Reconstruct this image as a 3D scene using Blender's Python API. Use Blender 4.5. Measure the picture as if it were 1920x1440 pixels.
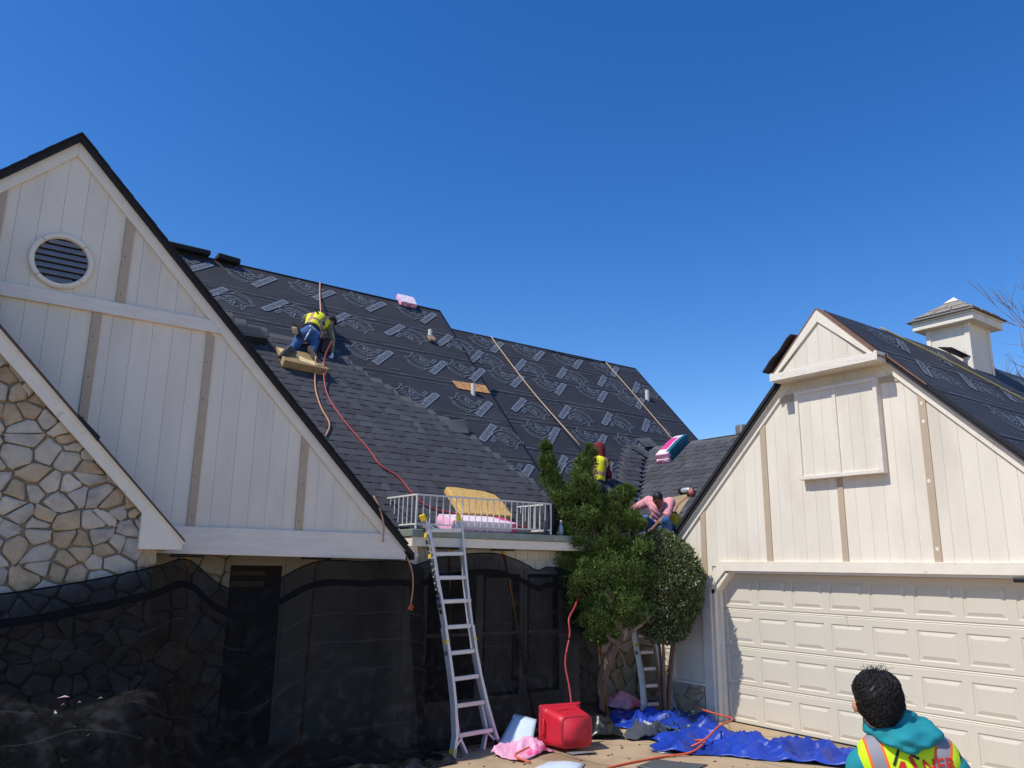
import bpy, math, random
import numpy as np
from mathutils import Vector, Matrix, noise as mnoise

random.seed(7)
rng = np.random.default_rng(7)
SC = bpy.context.scene
COL = SC.collection
for o in list(bpy.data.objects):
    bpy.data.objects.remove(o)

# ------------------------------------------------------------------ camera
cam_d = bpy.data.cameras.new('camera')
cam_d.sensor_width = 36.0
cam_d.lens = 1465.67 / 1920 * 36.0
cam_d.clip_start = 0.05
cam_d.clip_end = 2000
cam = bpy.data.objects.new('camera', cam_d)
COL.objects.link(cam)
CAMR = ((0.81044956, -0.14411436, -0.56780504),
        (-0.58564605, -0.17650346, -0.79111644),
        (0.01379168, 0.97369275, -0.22744716))
cam.matrix_world = Matrix.Translation((0, 0, 2.15)) @ Matrix(CAMR).to_4x4()
SC.camera = cam

# ------------------------------------------------------------------ sky and sun
LIGHT = Vector((1.0, -0.125, -1.36)).normalized()          # direction the sunlight travels
SUN_EL = math.asin(-LIGHT.z)
SUN_ROT = math.atan2(-LIGHT.x, -LIGHT.y)
world = bpy.data.worlds.new('World')
SC.world = world
world.use_nodes = True
wn = world.node_tree
wn.nodes.clear()
sky = wn.nodes.new('ShaderNodeTexSky')
sky.sky_type = 'NISHITA'
sky.sun_disc = False
sky.sun_elevation = SUN_EL
sky.sun_rotation = SUN_ROT
sky.altitude = 350
sky.air_density = 1.0
sky.dust_density = 0.35
sky.ozone_density = 3.0
hsv = wn.nodes.new('ShaderNodeHueSaturation')
hsv.inputs['Saturation'].default_value = 1.35
hsv.inputs['Hue'].default_value = 0.5105
bg = wn.nodes.new('ShaderNodeBackground')
bg.inputs['Strength'].default_value = 0.145
wo = wn.nodes.new('ShaderNodeOutputWorld')
wn.links.new(sky.outputs[0], hsv.inputs['Color'])
wn.links.new(hsv.outputs[0], bg.inputs[0])
wn.links.new(bg.outputs[0], wo.inputs[0])

sun_d = bpy.data.lights.new('sun', 'SUN')
sun_d.energy = 3.55
sun_d.angle = math.radians(0.53)
sun_d.color = (1.0, 0.965, 0.885)
sun = bpy.data.objects.new('sun', sun_d)
COL.objects.link(sun)
sun.rotation_euler = LIGHT.to_track_quat('-Z', 'Y').to_euler()

SC.view_settings.view_transform = 'Standard'
SC.view_settings.look = 'None'
SC.view_settings.exposure = 0.22
SC.view_settings.gamma = 1.0
SC.view_settings.use_curve_mapping = False
SC.cycles.transparent_max_bounces = 24
SC.cycles.max_bounces = 8

# ------------------------------------------------------------------ materials
def srgb(r, g, b):
    f = lambda c: (c / 255) / 12.92 if c / 255 <= 0.04045 else ((c / 255 + 0.055) / 1.055) ** 2.4
    return (f(r), f(g), f(b), 1.0)

MATS = {}
def mat(name, col, rough=0.7, metal=0.0, var=0.0, vscale=4.0, bump=0.0, bscale=30.0, attr=None, spec=0.5,
        col2=None, c2scale=2.0, c2lo=0.45, c2hi=0.65, stretch=(1, 1, 1), objrand=0.0, coords='Object', subsurf=0.0):
    """Principled material with noise in colour, an optional second colour in patches, and fine relief."""
    if name in MATS:
        return MATS[name]
    m = bpy.data.materials.new(name)
    m.use_nodes = True
    nt = m.node_tree
    b = nt.nodes['Principled BSDF']
    b.inputs['Roughness'].default_value = rough
    b.inputs['Metallic'].default_value = metal
    b.inputs['Specular IOR Level'].default_value = spec
    col = tuple(col) if len(col) == 4 else tuple(col) + (1.0,)
    tc = nt.nodes.new('ShaderNodeTexCoord')
    mp = nt.nodes.new('ShaderNodeMapping')
    mp.inputs['Scale'].default_value = stretch
    nt.links.new(tc.outputs[coords], mp.inputs[0])
    vec = mp.outputs[0]
    rgb = nt.nodes.new('ShaderNodeRGB')
    rgb.outputs[0].default_value = col
    out = rgb.outputs[0]
    if attr:
        at = nt.nodes.new('ShaderNodeAttribute')
        at.attribute_name = attr
        mx = nt.nodes.new('ShaderNodeMix'); mx.data_type = 'RGBA'; mx.blend_type = 'MULTIPLY'
        mx.inputs[0].default_value = 1.0
        nt.links.new(out, mx.inputs[6]); nt.links.new(at.outputs['Color'], mx.inputs[7])
        out = mx.outputs[2]
    if col2 is not None:
        n = nt.nodes.new('ShaderNodeTexNoise'); n.inputs['Scale'].default_value = c2scale
        n.inputs['Detail'].default_value = 6; n.inputs['Roughness'].default_value = 0.65
        nt.links.new(vec, n.inputs['Vector'])
        r = nt.nodes.new('ShaderNodeMapRange'); r.inputs[1].default_value = c2lo; r.inputs[2].default_value = c2hi
        nt.links.new(n.outputs['Fac'], r.inputs[0])
        mx = nt.nodes.new('ShaderNodeMix'); mx.data_type = 'RGBA'
        mx.inputs[7].default_value = tuple(col2) if len(col2) == 4 else tuple(col2) + (1.0,)
        nt.links.new(r.outputs[0], mx.inputs[0]); nt.links.new(out, mx.inputs[6])
        out = mx.outputs[2]
    if var > 0 or objrand > 0:
        h = nt.nodes.new('ShaderNodeHueSaturation')
        val = None
        if var > 0:
            n = nt.nodes.new('ShaderNodeTexNoise'); n.inputs['Scale'].default_value = vscale
            n.inputs['Detail'].default_value = 8; n.inputs['Roughness'].default_value = 0.6
            nt.links.new(vec, n.inputs['Vector'])
            r = nt.nodes.new('ShaderNodeMapRange')
            r.inputs[1].default_value = 0.25; r.inputs[2].default_value = 0.75
            r.inputs[3].default_value = 1 - var; r.inputs[4].default_value = 1 + var
            nt.links.new(n.outputs['Fac'], r.inputs[0]); val = r.outputs[0]
        if objrand > 0:
            oi = nt.nodes.new('ShaderNodeObjectInfo')
            r2 = nt.nodes.new('ShaderNodeMapRange')
            r2.inputs[3].default_value = 1 - objrand; r2.inputs[4].default_value = 1 + objrand
            nt.links.new(oi.outputs['Random'], r2.inputs[0])
            if val is None:
                val = r2.outputs[0]
            else:
                mm = nt.nodes.new('ShaderNodeMath'); mm.operation = 'MULTIPLY'
                nt.links.new(val, mm.inputs[0]); nt.links.new(r2.outputs[0], mm.inputs[1]); val = mm.outputs[0]
        nt.links.new(val, h.inputs['Value']); nt.links.new(out, h.inputs['Color'])
        out = h.outputs[0]
    nt.links.new(out, b.inputs['Base Color'])
    if subsurf > 0:
        b.inputs['Subsurface Weight'].default_value = subsurf
        b.inputs['Subsurface Scale'].default_value = 0.01
    if bump > 0:
        n = nt.nodes.new('ShaderNodeTexNoise'); n.inputs['Scale'].default_value = bscale
        n.inputs['Detail'].default_value = 8
        nt.links.new(vec, n.inputs['Vector'])
        bp = nt.nodes.new('ShaderNodeBump'); bp.inputs['Strength'].default_value = bump
        bp.inputs['Distance'].default_value = 0.02
        nt.links.new(n.outputs['Fac'], bp.inputs['Height']); nt.links.new(bp.outputs[0], b.inputs['Normal'])
    MATS[name] = m
    return m

# ------------------------------------------------------------------ objects and mesh builder
def wloc(o):
    v = Vector((0, 0, 0))
    while o is not None:
        v += o.location
        o = o.parent
    return v

def tag(o, label=None, cat=None, group=None, kind=None):
    if label: o['label'] = label
    if cat: o['category'] = cat
    if group: o['group'] = group
    if kind: o['kind'] = kind
    return o

def thing(name, label, cat, loc=(0, 0, 0), group=None):
    o = bpy.data.objects.new(name, None)
    o.empty_display_size = 0.1
    COL.objects.link(o)
    o.location = loc
    return tag(o, label, cat, group)

def link(name, me, parent=None, loc=None, rot=None):
    """link mesh data as an object; loc is a world position, rot a 3x3 Matrix"""
    o = bpy.data.objects.new(name, me)
    COL.objects.link(o)
    base = Vector((0, 0, 0))
    if parent is not None:
        o.parent = parent
        base = wloc(parent)
    if loc is not None or rot is not None:
        M = (rot.to_4x4() if rot is not None else Matrix.Identity(4))
        M.translation = Vector(loc if loc is not None else (0, 0, 0)) - base
        o.matrix_local = M
    return o

class MB:
    def __init__(s):
        s.v = []; s.f = []; s.m = []; s.c = []; s.uv = None
    def add(s, verts, faces, mi=0, col=None):
        o = len(s.v)
        s.v += [tuple(p) for p in verts]
        for f in faces:
            s.f.append(tuple(i + o for i in f)); s.m.append(mi); s.c.append(col)
        return s
    def quad(s, a, b, c, d, mi=0, col=None):
        return s.add([a, b, c, d], [(0, 1, 2, 3)], mi, col)
    def box(s, lo, hi, mi=0, col=None):
        x0, y0, z0 = lo; x1, y1, z1 = hi
        v = [(x0, y0, z0), (x1, y0, z0), (x1, y1, z0), (x0, y1, z0), (x0, y0, z1), (x1, y0, z1), (x1, y1, z1), (x0, y1, z1)]
        return s.add(v, [(0, 3, 2, 1), (4, 5, 6, 7), (0, 1, 5, 4), (1, 2, 6, 5), (2, 3, 7, 6), (3, 0, 4, 7)], mi, col)
    def obox(s, c, ax, ay, az, mi=0, col=None):
        """box from centre and three half-axis vectors"""
        c = Vector(c); ax = Vector(ax); ay = Vector(ay); az = Vector(az)
        v = [c - ax - ay - az, c + ax - ay - az, c + ax + ay - az, c - ax + ay - az,
             c - ax - ay + az, c + ax - ay + az, c + ax + ay + az, c - ax + ay + az]
        return s.add(v, [(0, 3, 2, 1), (4, 5, 6, 7), (0, 1, 5, 4), (1, 2, 6, 5), (2, 3, 7, 6), (3, 0, 4, 7)], mi, col)
    def bar(s, a, b, w, h, up=(0, 0, 1), mi=0, col=None):
        a = Vector(a); b = Vector(b); d = (b - a)
        L = d.length; d.normalize()
        side = d.cross(Vector(up))
        if side.length < 1e-4: side = d.cross(Vector((1, 0, 0)))
        side.normalize(); u = side.cross(d)
        return s.obox((a + b) / 2, d * L / 2, side * w / 2, u * h / 2, mi, col)
    def prism(s, poly, off, mi=0, col=None):
        """extrude a planar polygon (list of 3d points) by the vector off"""
        n = len(poly); off = Vector(off)
        p = [Vector(q) for q in poly]; q = [a + off for a in p]
        fs = [tuple(range(n)), tuple(range(2 * n - 1, n - 1, -1))]
        for i in range(n):
            j = (i + 1) % n
            fs.append((i, i + n, j + n, j))
        return s.add(p + q, fs, mi, col)
    def tube(s, path, r, n=8, mi=0, cap=True, col=None):
        pts = [Vector(p) for p in path]
        rs = r if isinstance(r, (list, tuple)) else [r] * len(pts)
        rings = []
        ref = Vector((0.31, 0.17, 0.93))
        for i, p in enumerate(pts):
            d = (pts[min(i + 1, len(pts) - 1)] - pts[max(i - 1, 0)])
            if d.length < 1e-9: d = Vector((0, 0, 1))
            d.normalize()
            a = d.cross(ref)
            if a.length < 0.05: a = d.cross(Vector((1, 0, 0)))
            a.normalize(); b = d.cross(a)
            ref = b.cross(d) if False else ref
            rings.append([p + a * (math.cos(2 * math.pi * k / n) * rs[i]) + b * (math.sin(2 * math.pi * k / n) * rs[i]) for k in range(n)])
        v = [q for R in rings for q in R]
        f = []
        for i in range(len(pts) - 1):
            for k in range(n):
                k2 = (k + 1) % n
                f.append((i * n + k, i * n + k2, (i + 1) * n + k2, (i + 1) * n + k))
        if cap:
            f.append(tuple(range(n - 1, -1, -1))); f.append(tuple(range((len(pts) - 1) * n, len(pts) * n)))
        return s.add(v, f, mi, col)
    def grid(s, P, mi=0, col=None, closed=False):
        """P[i][j] points"""
        ni = len(P); nj = len(P[0])
        v = [q for row in P for q in row]
        f = []
        for i in range(ni - 1):
            for j in range(nj - 1 + (1 if closed else 0)):
                j2 = (j + 1) % nj
                f.append((i * nj + j, i * nj + j2, (i + 1) * nj + j2, (i + 1) * nj + j))
        return s.add(v, f, mi, col)
    def mesh(s, name, mats, origin=(0, 0, 0), smooth=False):
        me = bpy.data.meshes.new(name)
        o = Vector(origin)
        me.from_pydata([Vector(p) - o for p in s.v], [], s.f)
        for m in (mats if isinstance(mats, (list, tuple)) else [mats]):
            me.materials.append(m)
        me.polygons.foreach_set('material_index', s.m)
        if any(c is not None for c in s.c):
            ca = me.color_attributes.new('shade', 'FLOAT_COLOR', 'CORNER')
            buf = np.ones((len(me.loops), 4), np.float32)
            k = 0
            for f, c in zip(s.f, s.c):
                if c is not None:
                    cc = c if isinstance(c, (tuple, list)) else (c, c, c)
                    buf[k:k + len(f), :3] = cc
                k += len(f)
            ca.data.foreach_set('color', buf.ravel())
        if smooth:
            me.polygons.foreach_set('use_smooth', [True] * len(me.polygons))
        me.update()
        return me
    def build(s, name, mats, parent=None, smooth=False, kind=None, label=None):
        org = wloc(parent) if parent is not None else Vector((0, 0, 0))
        me = s.mesh(name, mats, org, smooth)
        o = bpy.data.objects.new(name, me)
        COL.objects.link(o)
        if parent is not None: o.parent = parent
        if kind: o['kind'] = kind
        if label: o['label'] = label
        return o

def single(name, mb, mats, label, cat, group=None, loc=(0, 0, 0), smooth=False, kind=None):
    """a thing that is one mesh, with its origin at loc"""
    me = mb.mesh(name, mats, loc, smooth)
    o = bpy.data.objects.new(name, me)
    COL.objects.link(o)
    o.location = loc
    return tag(o, label, cat, group, kind)

def bevel(o, w=0.004, seg=1):
    m = o.modifiers.new('bevel', 'BEVEL'); m.width = w; m.segments = seg; m.limit_method = 'ANGLE'
    m.angle_limit = math.radians(40)
    return o

def clip_poly(poly, a, b, c):
    """keep the part of a 2d polygon with a*x+b*y<=c"""
    out = []
    n = len(poly)
    for i in range(n):
        p = poly[i]; q = poly[(i + 1) % n]
        dp = a * p[0] + b * p[1] - c; dq = a * q[0] + b * q[1] - c
        if dp <= 0: out.append(p)
        if (dp < 0 < dq) or (dq < 0 < dp):
            t = dp / (dp - dq)
            out.append((p[0] + t * (q[0] - p[0]), p[1] + t * (q[1] - p[1])))
    return out

def catmull(pts, n=8):
    P = [Vector(p) for p in pts]
    P = [P[0] * 2 - P[1]] + P + [P[-1] * 2 - P[-2]]
    out = []
    for i in range(1, len(P) - 2):
        a, b, c, d = P[i - 1], P[i], P[i + 1], P[i + 2]
        for k in range(n):
            t = k / n
            out.append(0.5 * ((2 * b) + (c - a) * t + (2 * a - 5 * b + 4 * c - d) * t * t + (3 * b - a - 3 * c + d) * t ** 3))
    out.append(P[-2])
    return out

# ------------------------------------------------------------------ signed-distance figures -> one continuous mesh
def cap(a, b, ra, rb, mi=0, k=0.03, sq=None):
    return ('cap', np.array(a, float), np.array(b, float), ra, rb, mi, k, sq)
def ell(c, r, mi=0, k=0.03, rot=None):
    return ('ell', np.array(c, float), np.array(r, float), rot, None, mi, k, None)

def sdf_eval(prims, X):
    D = None; best = None; bm = None
    for p in prims:
        kind, A, B, ra, rb, mi, k, sq = p
        if kind == 'cap':
            ab = B - A; L2 = max(ab @ ab, 1e-9)
            t = np.clip(((X - A) @ ab) / L2, 0, 1)
            q = X - A - t[:, None] * ab
            if sq is not None:           # squash across one axis: (axis vector, factor)
                ax = np.array(sq[0], float); ax /= np.linalg.norm(ax)
                q = q + (q @ ax)[:, None] * ax * (1 / sq[1] - 1)
            d = np.linalg.norm(q, axis=1) - (ra + (rb - ra) * t)
        else:
            q = X - A
            if ra is not None:
                q = q @ np.array(ra)      # columns of ra are the local axes
            qn = q / B
            l = np.linalg.norm(qn, axis=1)
            d = (l - 1) * B.min() if False else l * (l - 1) / np.maximum(np.linalg.norm(qn / B, axis=1), 1e-6)
        if D is None:
            D = d.copy(); best = d.copy(); bm = np.full(len(X), mi)
        else:
            kk = max(k, 1e-4)
            h = np.clip(0.5 + 0.5 * (D - d) / kk, 0, 1)
            D = D * (1 - h) + d * h - kk * h * (1 - h)
            w = d < best
            bm[w] = mi; best[w] = d[w]
    return D, bm

def sdf_mesh(name, prims, mats, res=0.02, wob=0.0, wscale=6.0, parent=None, smooth=True, post=None, fold=None):
    lo = np.full(3, 1e9); hi = -lo
    for p in prims:
        if p[0] == 'cap':
            r = max(p[3], p[4]) + 0.03
            for q in (p[1], p[2]):
                lo = np.minimum(lo, q - r); hi = np.maximum(hi, q + r)
        else:
            r = p[2].max() + 0.03
            lo = np.minimum(lo, p[1] - r); hi = np.maximum(hi, p[1] + r)
    n = np.ceil((hi - lo) / res).astype(int) + 2
    ax = [lo[i] + res * np.arange(n[i]) for i in range(3)]
    G = np.stack(np.meshgrid(*ax, indexing='ij'), -1).reshape(-1, 3)
    def field(X):
        D, m = sdf_eval(prims, X)
        if wob:
            s = wscale
            D = D + wob * (np.sin(X[:, 0] * s * 1.7 + 2 * np.sin(X[:, 2] * s * .9)) * np.sin(X[:, 1] * s * 1.3 + 1.5 * np.sin(X[:, 0] * s)) + .6 * np.sin(X[:, 2] * s * 2.3 + 2 * np.sin(X[:, 1] * s * 1.4)))
        if fold is not None:
            D = D + fold(X)
        if post is not None:
            D = np.maximum(D, post(X))
        return D, m
    D = np.empty(len(G)); 
    for i in range(0, len(G), 400000):
        D[i:i + 400000] = field(G[i:i + 400000])[0]
    V = D.reshape(n)
    S = V < 0
    c = np.zeros(n - 1, int); 
    offs = [(i, j, k) for i in (0, 1) for j in (0, 1) for k in (0, 1)]
    sl = lambda A, o: A[o[0]:n[0] - 1 + o[0], o[1]:n[1] - 1 + o[1], o[2]:n[2] - 1 + o[2]]
    for o in offs: c += sl(S, o)
    act = (c > 0) & (c < 8)
    idx = np.full(n - 1, -1); ids = np.argwhere(act); idx[act] = np.arange(len(ids))
    acc = np.zeros((len(ids), 3)); cnt = np.zeros(len(ids))
    edges = [(a, b) for a in offs for b in offs if sum(abs(np.array(a) - np.array(b))) == 1 and a < b]
    for a, b in edges:
        va = V[tuple((ids + a).T)]; vb = V[tuple((ids + b).T)]
        w = (va < 0) != (vb < 0)
        t = np.where(w, va / np.where(w, va - vb, 1), 0)
        p = np.array(a) + t[:, None] * (np.array(b) - np.array(a))
        acc[w] += p[w]; cnt[w] += 1
    P = lo + res * (ids + acc / cnt[:, None])
    F = []
    for d in range(3):
        e = np.eye(3, dtype=int)[d]; u = np.eye(3, dtype=int)[(d + 1) % 3]; w = np.eye(3, dtype=int)[(d + 2) % 3]
        A = np.argwhere(S[:n[0] - e[0], :n[1] - e[1], :n[2] - e[2]] != S[e[0]:, e[1]:, e[2]:])
        ok = np.all((A - u - w >= 0), axis=1) & np.all(A < (n - 1), axis=1)
        A = A[ok]
        if not len(A): continue
        q = [idx[tuple((A - u - w).T)], idx[tuple((A - w).T)], idx[tuple(A.T)], idx[tuple((A - u).T)]]
        Q = np.stack(q, 1)
        flip = ~S[tuple(A.T)]
        Q[flip] = Q[flip][:, ::-1]
        F.append(Q[(Q >= 0).all(1)])
    F = np.concatenate(F)
    org = np.array(wloc(parent)) if parent is not None else np.zeros(3)
    me = bpy.data.meshes.new(name)
    me.from_pydata((P - org).tolist(), [], F.tolist())
    mats = mats if isinstance(mats, (list, tuple)) else [mats]
    for m in mats: me.materials.append(m)
    cen = P[F].mean(1)
    mi = field(cen)[1]
    me.polygons.foreach_set('material_index', mi.astype(np.int32))
    if smooth: me.polygons.foreach_set('use_smooth', [True] * len(me.polygons))
    me.update()
    o = bpy.data.objects.new(name, me)
    COL.objects.link(o)
    if parent is not None: o.parent = parent
    return o

def text_mesh(body, size, font_scale=(1, 1), extrude=0.0, shear=0.0):
    """outline text as (verts, faces) lying in the xy plane, left-bottom at the origin"""
    cu = bpy.data.curves.new('txt', 'FONT'); cu.body = body; cu.size = size; cu.shear = shear
    cu.resolution_u = 2; cu.extrude = extrude; cu.offset = size * 0.012
    ob = bpy.data.objects.new('txt', cu); COL.objects.link(ob)
    dg = bpy.context.evaluated_depsgraph_get(); dg.update()
    me = ob.evaluated_get(dg).to_mesh()
    v = [(q.co.x * font_scale[0], q.co.y * font_scale[1], q.co.z) for q in me.vertices]
    f = [tuple(p.vertices) for p in me.polygons]
    ob.evaluated_get(dg).to_mesh_clear()
    bpy.data.objects.remove(ob); bpy.data.curves.remove(cu)
    return v, f
# ------------------------------------------------------------------ palette
M_SIDING = mat('painted_siding', srgb(226, 216, 198), 0.75, var=0.07, vscale=3.0, bump=0.15, bscale=60, objrand=0.03, stretch=(1, 1, .35), col2=srgb(206, 194, 176), c2scale=1.1, c2lo=.5, c2hi=.8)
M_TRIM = mat('painted_trim', srgb(230, 220, 201), 0.65, var=0.07, vscale=5.0, bump=0.12, bscale=40, col2=srgb(196, 186, 172), c2scale=9, c2lo=.62, c2hi=.72)
M_OLDTRIM = mat('weathered_trim', srgb(226, 216, 202), 0.75, var=0.1, vscale=8.0, bump=0.3, bscale=50, col2=srgb(170, 160, 148), c2scale=14, c2lo=.65, c2hi=.75, stretch=(.4, .4, 2))
M_TAN = mat('tan_strip', srgb(184, 163, 138), 0.7, var=0.06, vscale=7, bump=0.1)
M_DOOR = mat('garage_door_paint', srgb(208, 199, 180), 0.55, var=0.035, vscale=1.5)
M_DARKNAIL = mat('nail', srgb(86, 74, 64), .7)
M_DARK = mat('dark_void', (0.012, 0.012, 0.014, 1), 0.9)
M_FELT = mat('roof_felt', srgb(47, 46, 50), 0.7, var=0.16, vscale=2.4, bump=0.35, bscale=6, col2=srgb(64, 59, 60), c2scale=1.6, c2lo=.5, c2hi=.75, stretch=(.5, 1, 1))
M_PRINT = mat('felt_print', srgb(110, 118, 130), 0.75, var=0.1, vscale=9)
M_LAP = mat('lap_line', srgb(98, 100, 110), 0.75, var=0.3, vscale=14, stretch=(.2, 1, 1))
M_SHINGLE = mat('asphalt_shingle', srgb(80, 80, 84), 0.92, var=0.22, vscale=160, bump=0.5, bscale=220, attr='shade', objrand=0.07, spec=.25)
M_SHEDGE = mat('shingle_edge', srgb(34, 34, 38), 0.9, var=0.2, vscale=20, bump=.3, bscale=40)
M_OSB = mat('osb', srgb(205, 152, 96), 0.8, var=0.28, vscale=26, col2=srgb(160, 106, 60), c2scale=30, c2lo=.5, c2hi=.62, bump=.2, bscale=60)
M_MORTAR = mat('mortar', srgb(150, 136, 120), 0.95, var=0.15, vscale=9, bump=.5, bscale=40)
M_STONES = [mat('stone_cream', srgb(198, 186, 168), 0.9, var=.16, vscale=7, bump=.9, bscale=11, objrand=.12, col2=srgb(172, 156, 136), c2scale=5, c2lo=.5, c2hi=.7),
            mat('stone_grey', srgb(178, 168, 154), 0.9, var=.18, vscale=8, bump=.9, bscale=12, objrand=.14, col2=srgb(142, 132, 120), c2scale=6, c2lo=.5, c2hi=.7),
            mat('stone_tan', srgb(176, 156, 128), 0.9, var=.2, vscale=6, bump=.9, bscale=11, objrand=.14, col2=srgb(158, 134, 104), c2scale=5, c2lo=.48, c2hi=.7),
            mat('stone_pale', srgb(184, 173, 157), 0.9, var=.14, vscale=9, bump=.9, bscale=13, objrand=.1, col2=srgb(205, 178, 146), c2scale=4, c2lo=.55, c2hi=.7)]
M_VENT = mat('vent_louvre', srgb(120, 124, 134), 0.6, var=.12, vscale=12)
M_WHITEMETAL = mat('white_metal', srgb(216, 212, 206), 0.5, var=.08, vscale=20, col2=srgb(150, 140, 130), c2scale=25, c2lo=.62, c2hi=.7)
M_GREENMETAL = mat('verdigris_metal', srgb(134, 146, 136), 0.6, metal=.3, var=.12, vscale=6, col2=srgb(166, 168, 156), c2scale=5, c2lo=.5, c2hi=.7)
M_PVC = mat('pvc_pipe', srgb(214, 208, 198), 0.5, var=.1, vscale=20)
M_COPPER = mat('raw_wood_edge', srgb(140, 100, 76), 0.75, var=.25, vscale=18)
M_GLASS = mat('window_glass', (0.015, 0.018, 0.022, 1), 0.06, spec=.8)
M_CURTAIN = mat('curtain', srgb(190, 184, 172), 0.9, var=.15, vscale=12, stretch=(3, 3, .3))
M_DOORWOOD = mat('dark_door', srgb(48, 34, 28), 0.5, var=.2, vscale=9)
M_LAMP = mat('black_metal', (0.015, 0.015, 0.018, 1), 0.4, metal=.3)

# ------------------------------------------------------------------ ground
g = MB()
n = 60
ext = [-300, -60] + list(np.linspace(-12, 24, 48)) + [60, 300]
P = [[(x, y, (0.006 * mnoise.noise(Vector((x * .7, y * .7, 0))) if -12 < x < 24 and -12 < y < 24 else 0)) for y in ext] for x in ext]
g.grid([list(r) for r in zip(*P)])
M_GROUND = mat('concrete_drive', srgb(178, 154, 124), 0.9, var=.16, vscale=1.3, bump=.25, bscale=30, col2=srgb(140, 116, 90), c2scale=.9, c2lo=.45, c2hi=.68, spec=.3)
ground = g.build('ground', M_GROUND, smooth=True)
ground['kind'] = 'structure'
bs = M_GROUND.node_tree.nodes['Principled BSDF']
# dark hairline stains and grit on the slab
_nt = M_GROUND.node_tree
_vo = _nt.nodes.new('ShaderNodeTexVoronoi'); _vo.feature = 'DISTANCE_TO_EDGE'; _vo.inputs['Scale'].default_value = .42
_tc = _nt.nodes.new('ShaderNodeTexCoord'); _nz = _nt.nodes.new('ShaderNodeTexNoise'); _nz.inputs['Scale'].default_value = 2.5
_ad = _nt.nodes.new('ShaderNodeMix'); _ad.data_type = 'RGBA'; _ad.inputs[0].default_value = .12
_nt.links.new(_tc.outputs['Object'], _nz.inputs['Vector']); _nt.links.new(_tc.outputs['Object'], _ad.inputs[6]); _nt.links.new(_nz.outputs['Color'], _ad.inputs[7])
_nt.links.new(_ad.outputs[2], _vo.inputs['Vector'])
_mr = _nt.nodes.new('ShaderNodeMapRange'); _mr.inputs[1].default_value = 0.0; _mr.inputs[2].default_value = 0.008; _mr.inputs[3].default_value = .55; _mr.inputs[4].default_value = 1
_nt.links.new(_vo.outputs['Distance'], _mr.inputs[0])
_mx = _nt.nodes.new('ShaderNodeMix'); _mx.data_type = 'RGBA'; _mx.blend_type = 'MULTIPLY'; _mx.inputs[0].default_value = 1
_src = bs.inputs['Base Color'].links[0].from_socket
_nt.links.new(_src, _mx.inputs[6]); _nt.links.new(_mr.outputs[0], _mx.inputs[7]); _nt.links.new(_mx.outputs[2], bs.inputs['Base Color'])

# ------------------------------------------------------------------ the house
H = thing('house', 'cream half timbered house with stone wing, steep dark roof and attached garage', 'house', (5, 9, 0))

def siding(parent, region, edges, front, back, axis):
    """vertical boards over a convex 2d region; axis 'y' = wall facing -Y, 'x' = wall facing -X"""
    for a, b in zip(edges[:-1], edges[1:]):
        lo, hi = min(a, b), max(a, b)
        p = clip_poly(clip_poly(region, -1, 0, -(lo + .0012)), 1, 0, hi - .0012)
        if len(p) < 3: continue
        area = 0.5 * abs(sum(p[i][0] * p[(i + 1) % len(p)][1] - p[(i + 1) % len(p)][0] * p[i][1] for i in range(len(p))))
        if area < 0.004: continue
        mb = MB()
        if axis == 'y': mb.prism([(u, front, z) for u, z in p], (0, back - front, 0))
        else: mb.prism([(front, u, z) for u, z in p], (back - front, 0, 0))
        mb.build('siding_board', M_SIDING, parent)

def board_y(name, poly, front, back, m, parent=H, bev=.004):
    mb = MB(); mb.prism([(u, front, z) for u, z in poly], (0, back - front, 0))
    o = mb.build(name, m, parent)
    if bev: bevel(o, bev)
    return o
def board_x(name, poly, front, back, m, parent=H, bev=.004):
    mb = MB(); mb.prism([(front, u, z) for u, z in poly], (back - front, 0, 0))
    o = mb.build(name, m, parent)
    if bev: bevel(o, bev)
    return o

# ---- left gable, wall plane y = 8.75
YG = 8.75; GX = .622; GZ = 6.511; GS = 1.013
zo = lambda x: GZ - GS * abs(x - GX)
XL = -2.2
gw = MB()
gw.prism([(XL, YG + .016, 2.25), (4.68, YG + .016, 2.25), (4.68, YG + .016, zo(4.68) - .12), (GX, YG + .016, GZ - .12), (XL, YG + .016, zo(XL) - .12)], (0, .12, 0))
gable_wall = gw.build('gable_wall', mat('siding_groove', srgb(202, 192, 176), .9), H)
gable_wall['label'] = 'cream board gable wall in shade above the porch'
edges = [3.905 + .1963 * i for i in range(-32, 6)]
top_reg = [(XL, 4.78), (2.16, 4.78), (GX, GZ - .24), (XL, zo(XL) - .24)]
siding(gable_wall, [(XL, 4.76), (2.30, 4.76), (GX, GZ - .2), (XL, zo(XL) - .2)], edges, YG, YG + .010, 'y')
siding(gable_wall, [(XL, 2.50), (4.42, 2.50), (2.30, 4.65), (XL, 4.65)], edges, YG, YG + .010, 'y')
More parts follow.
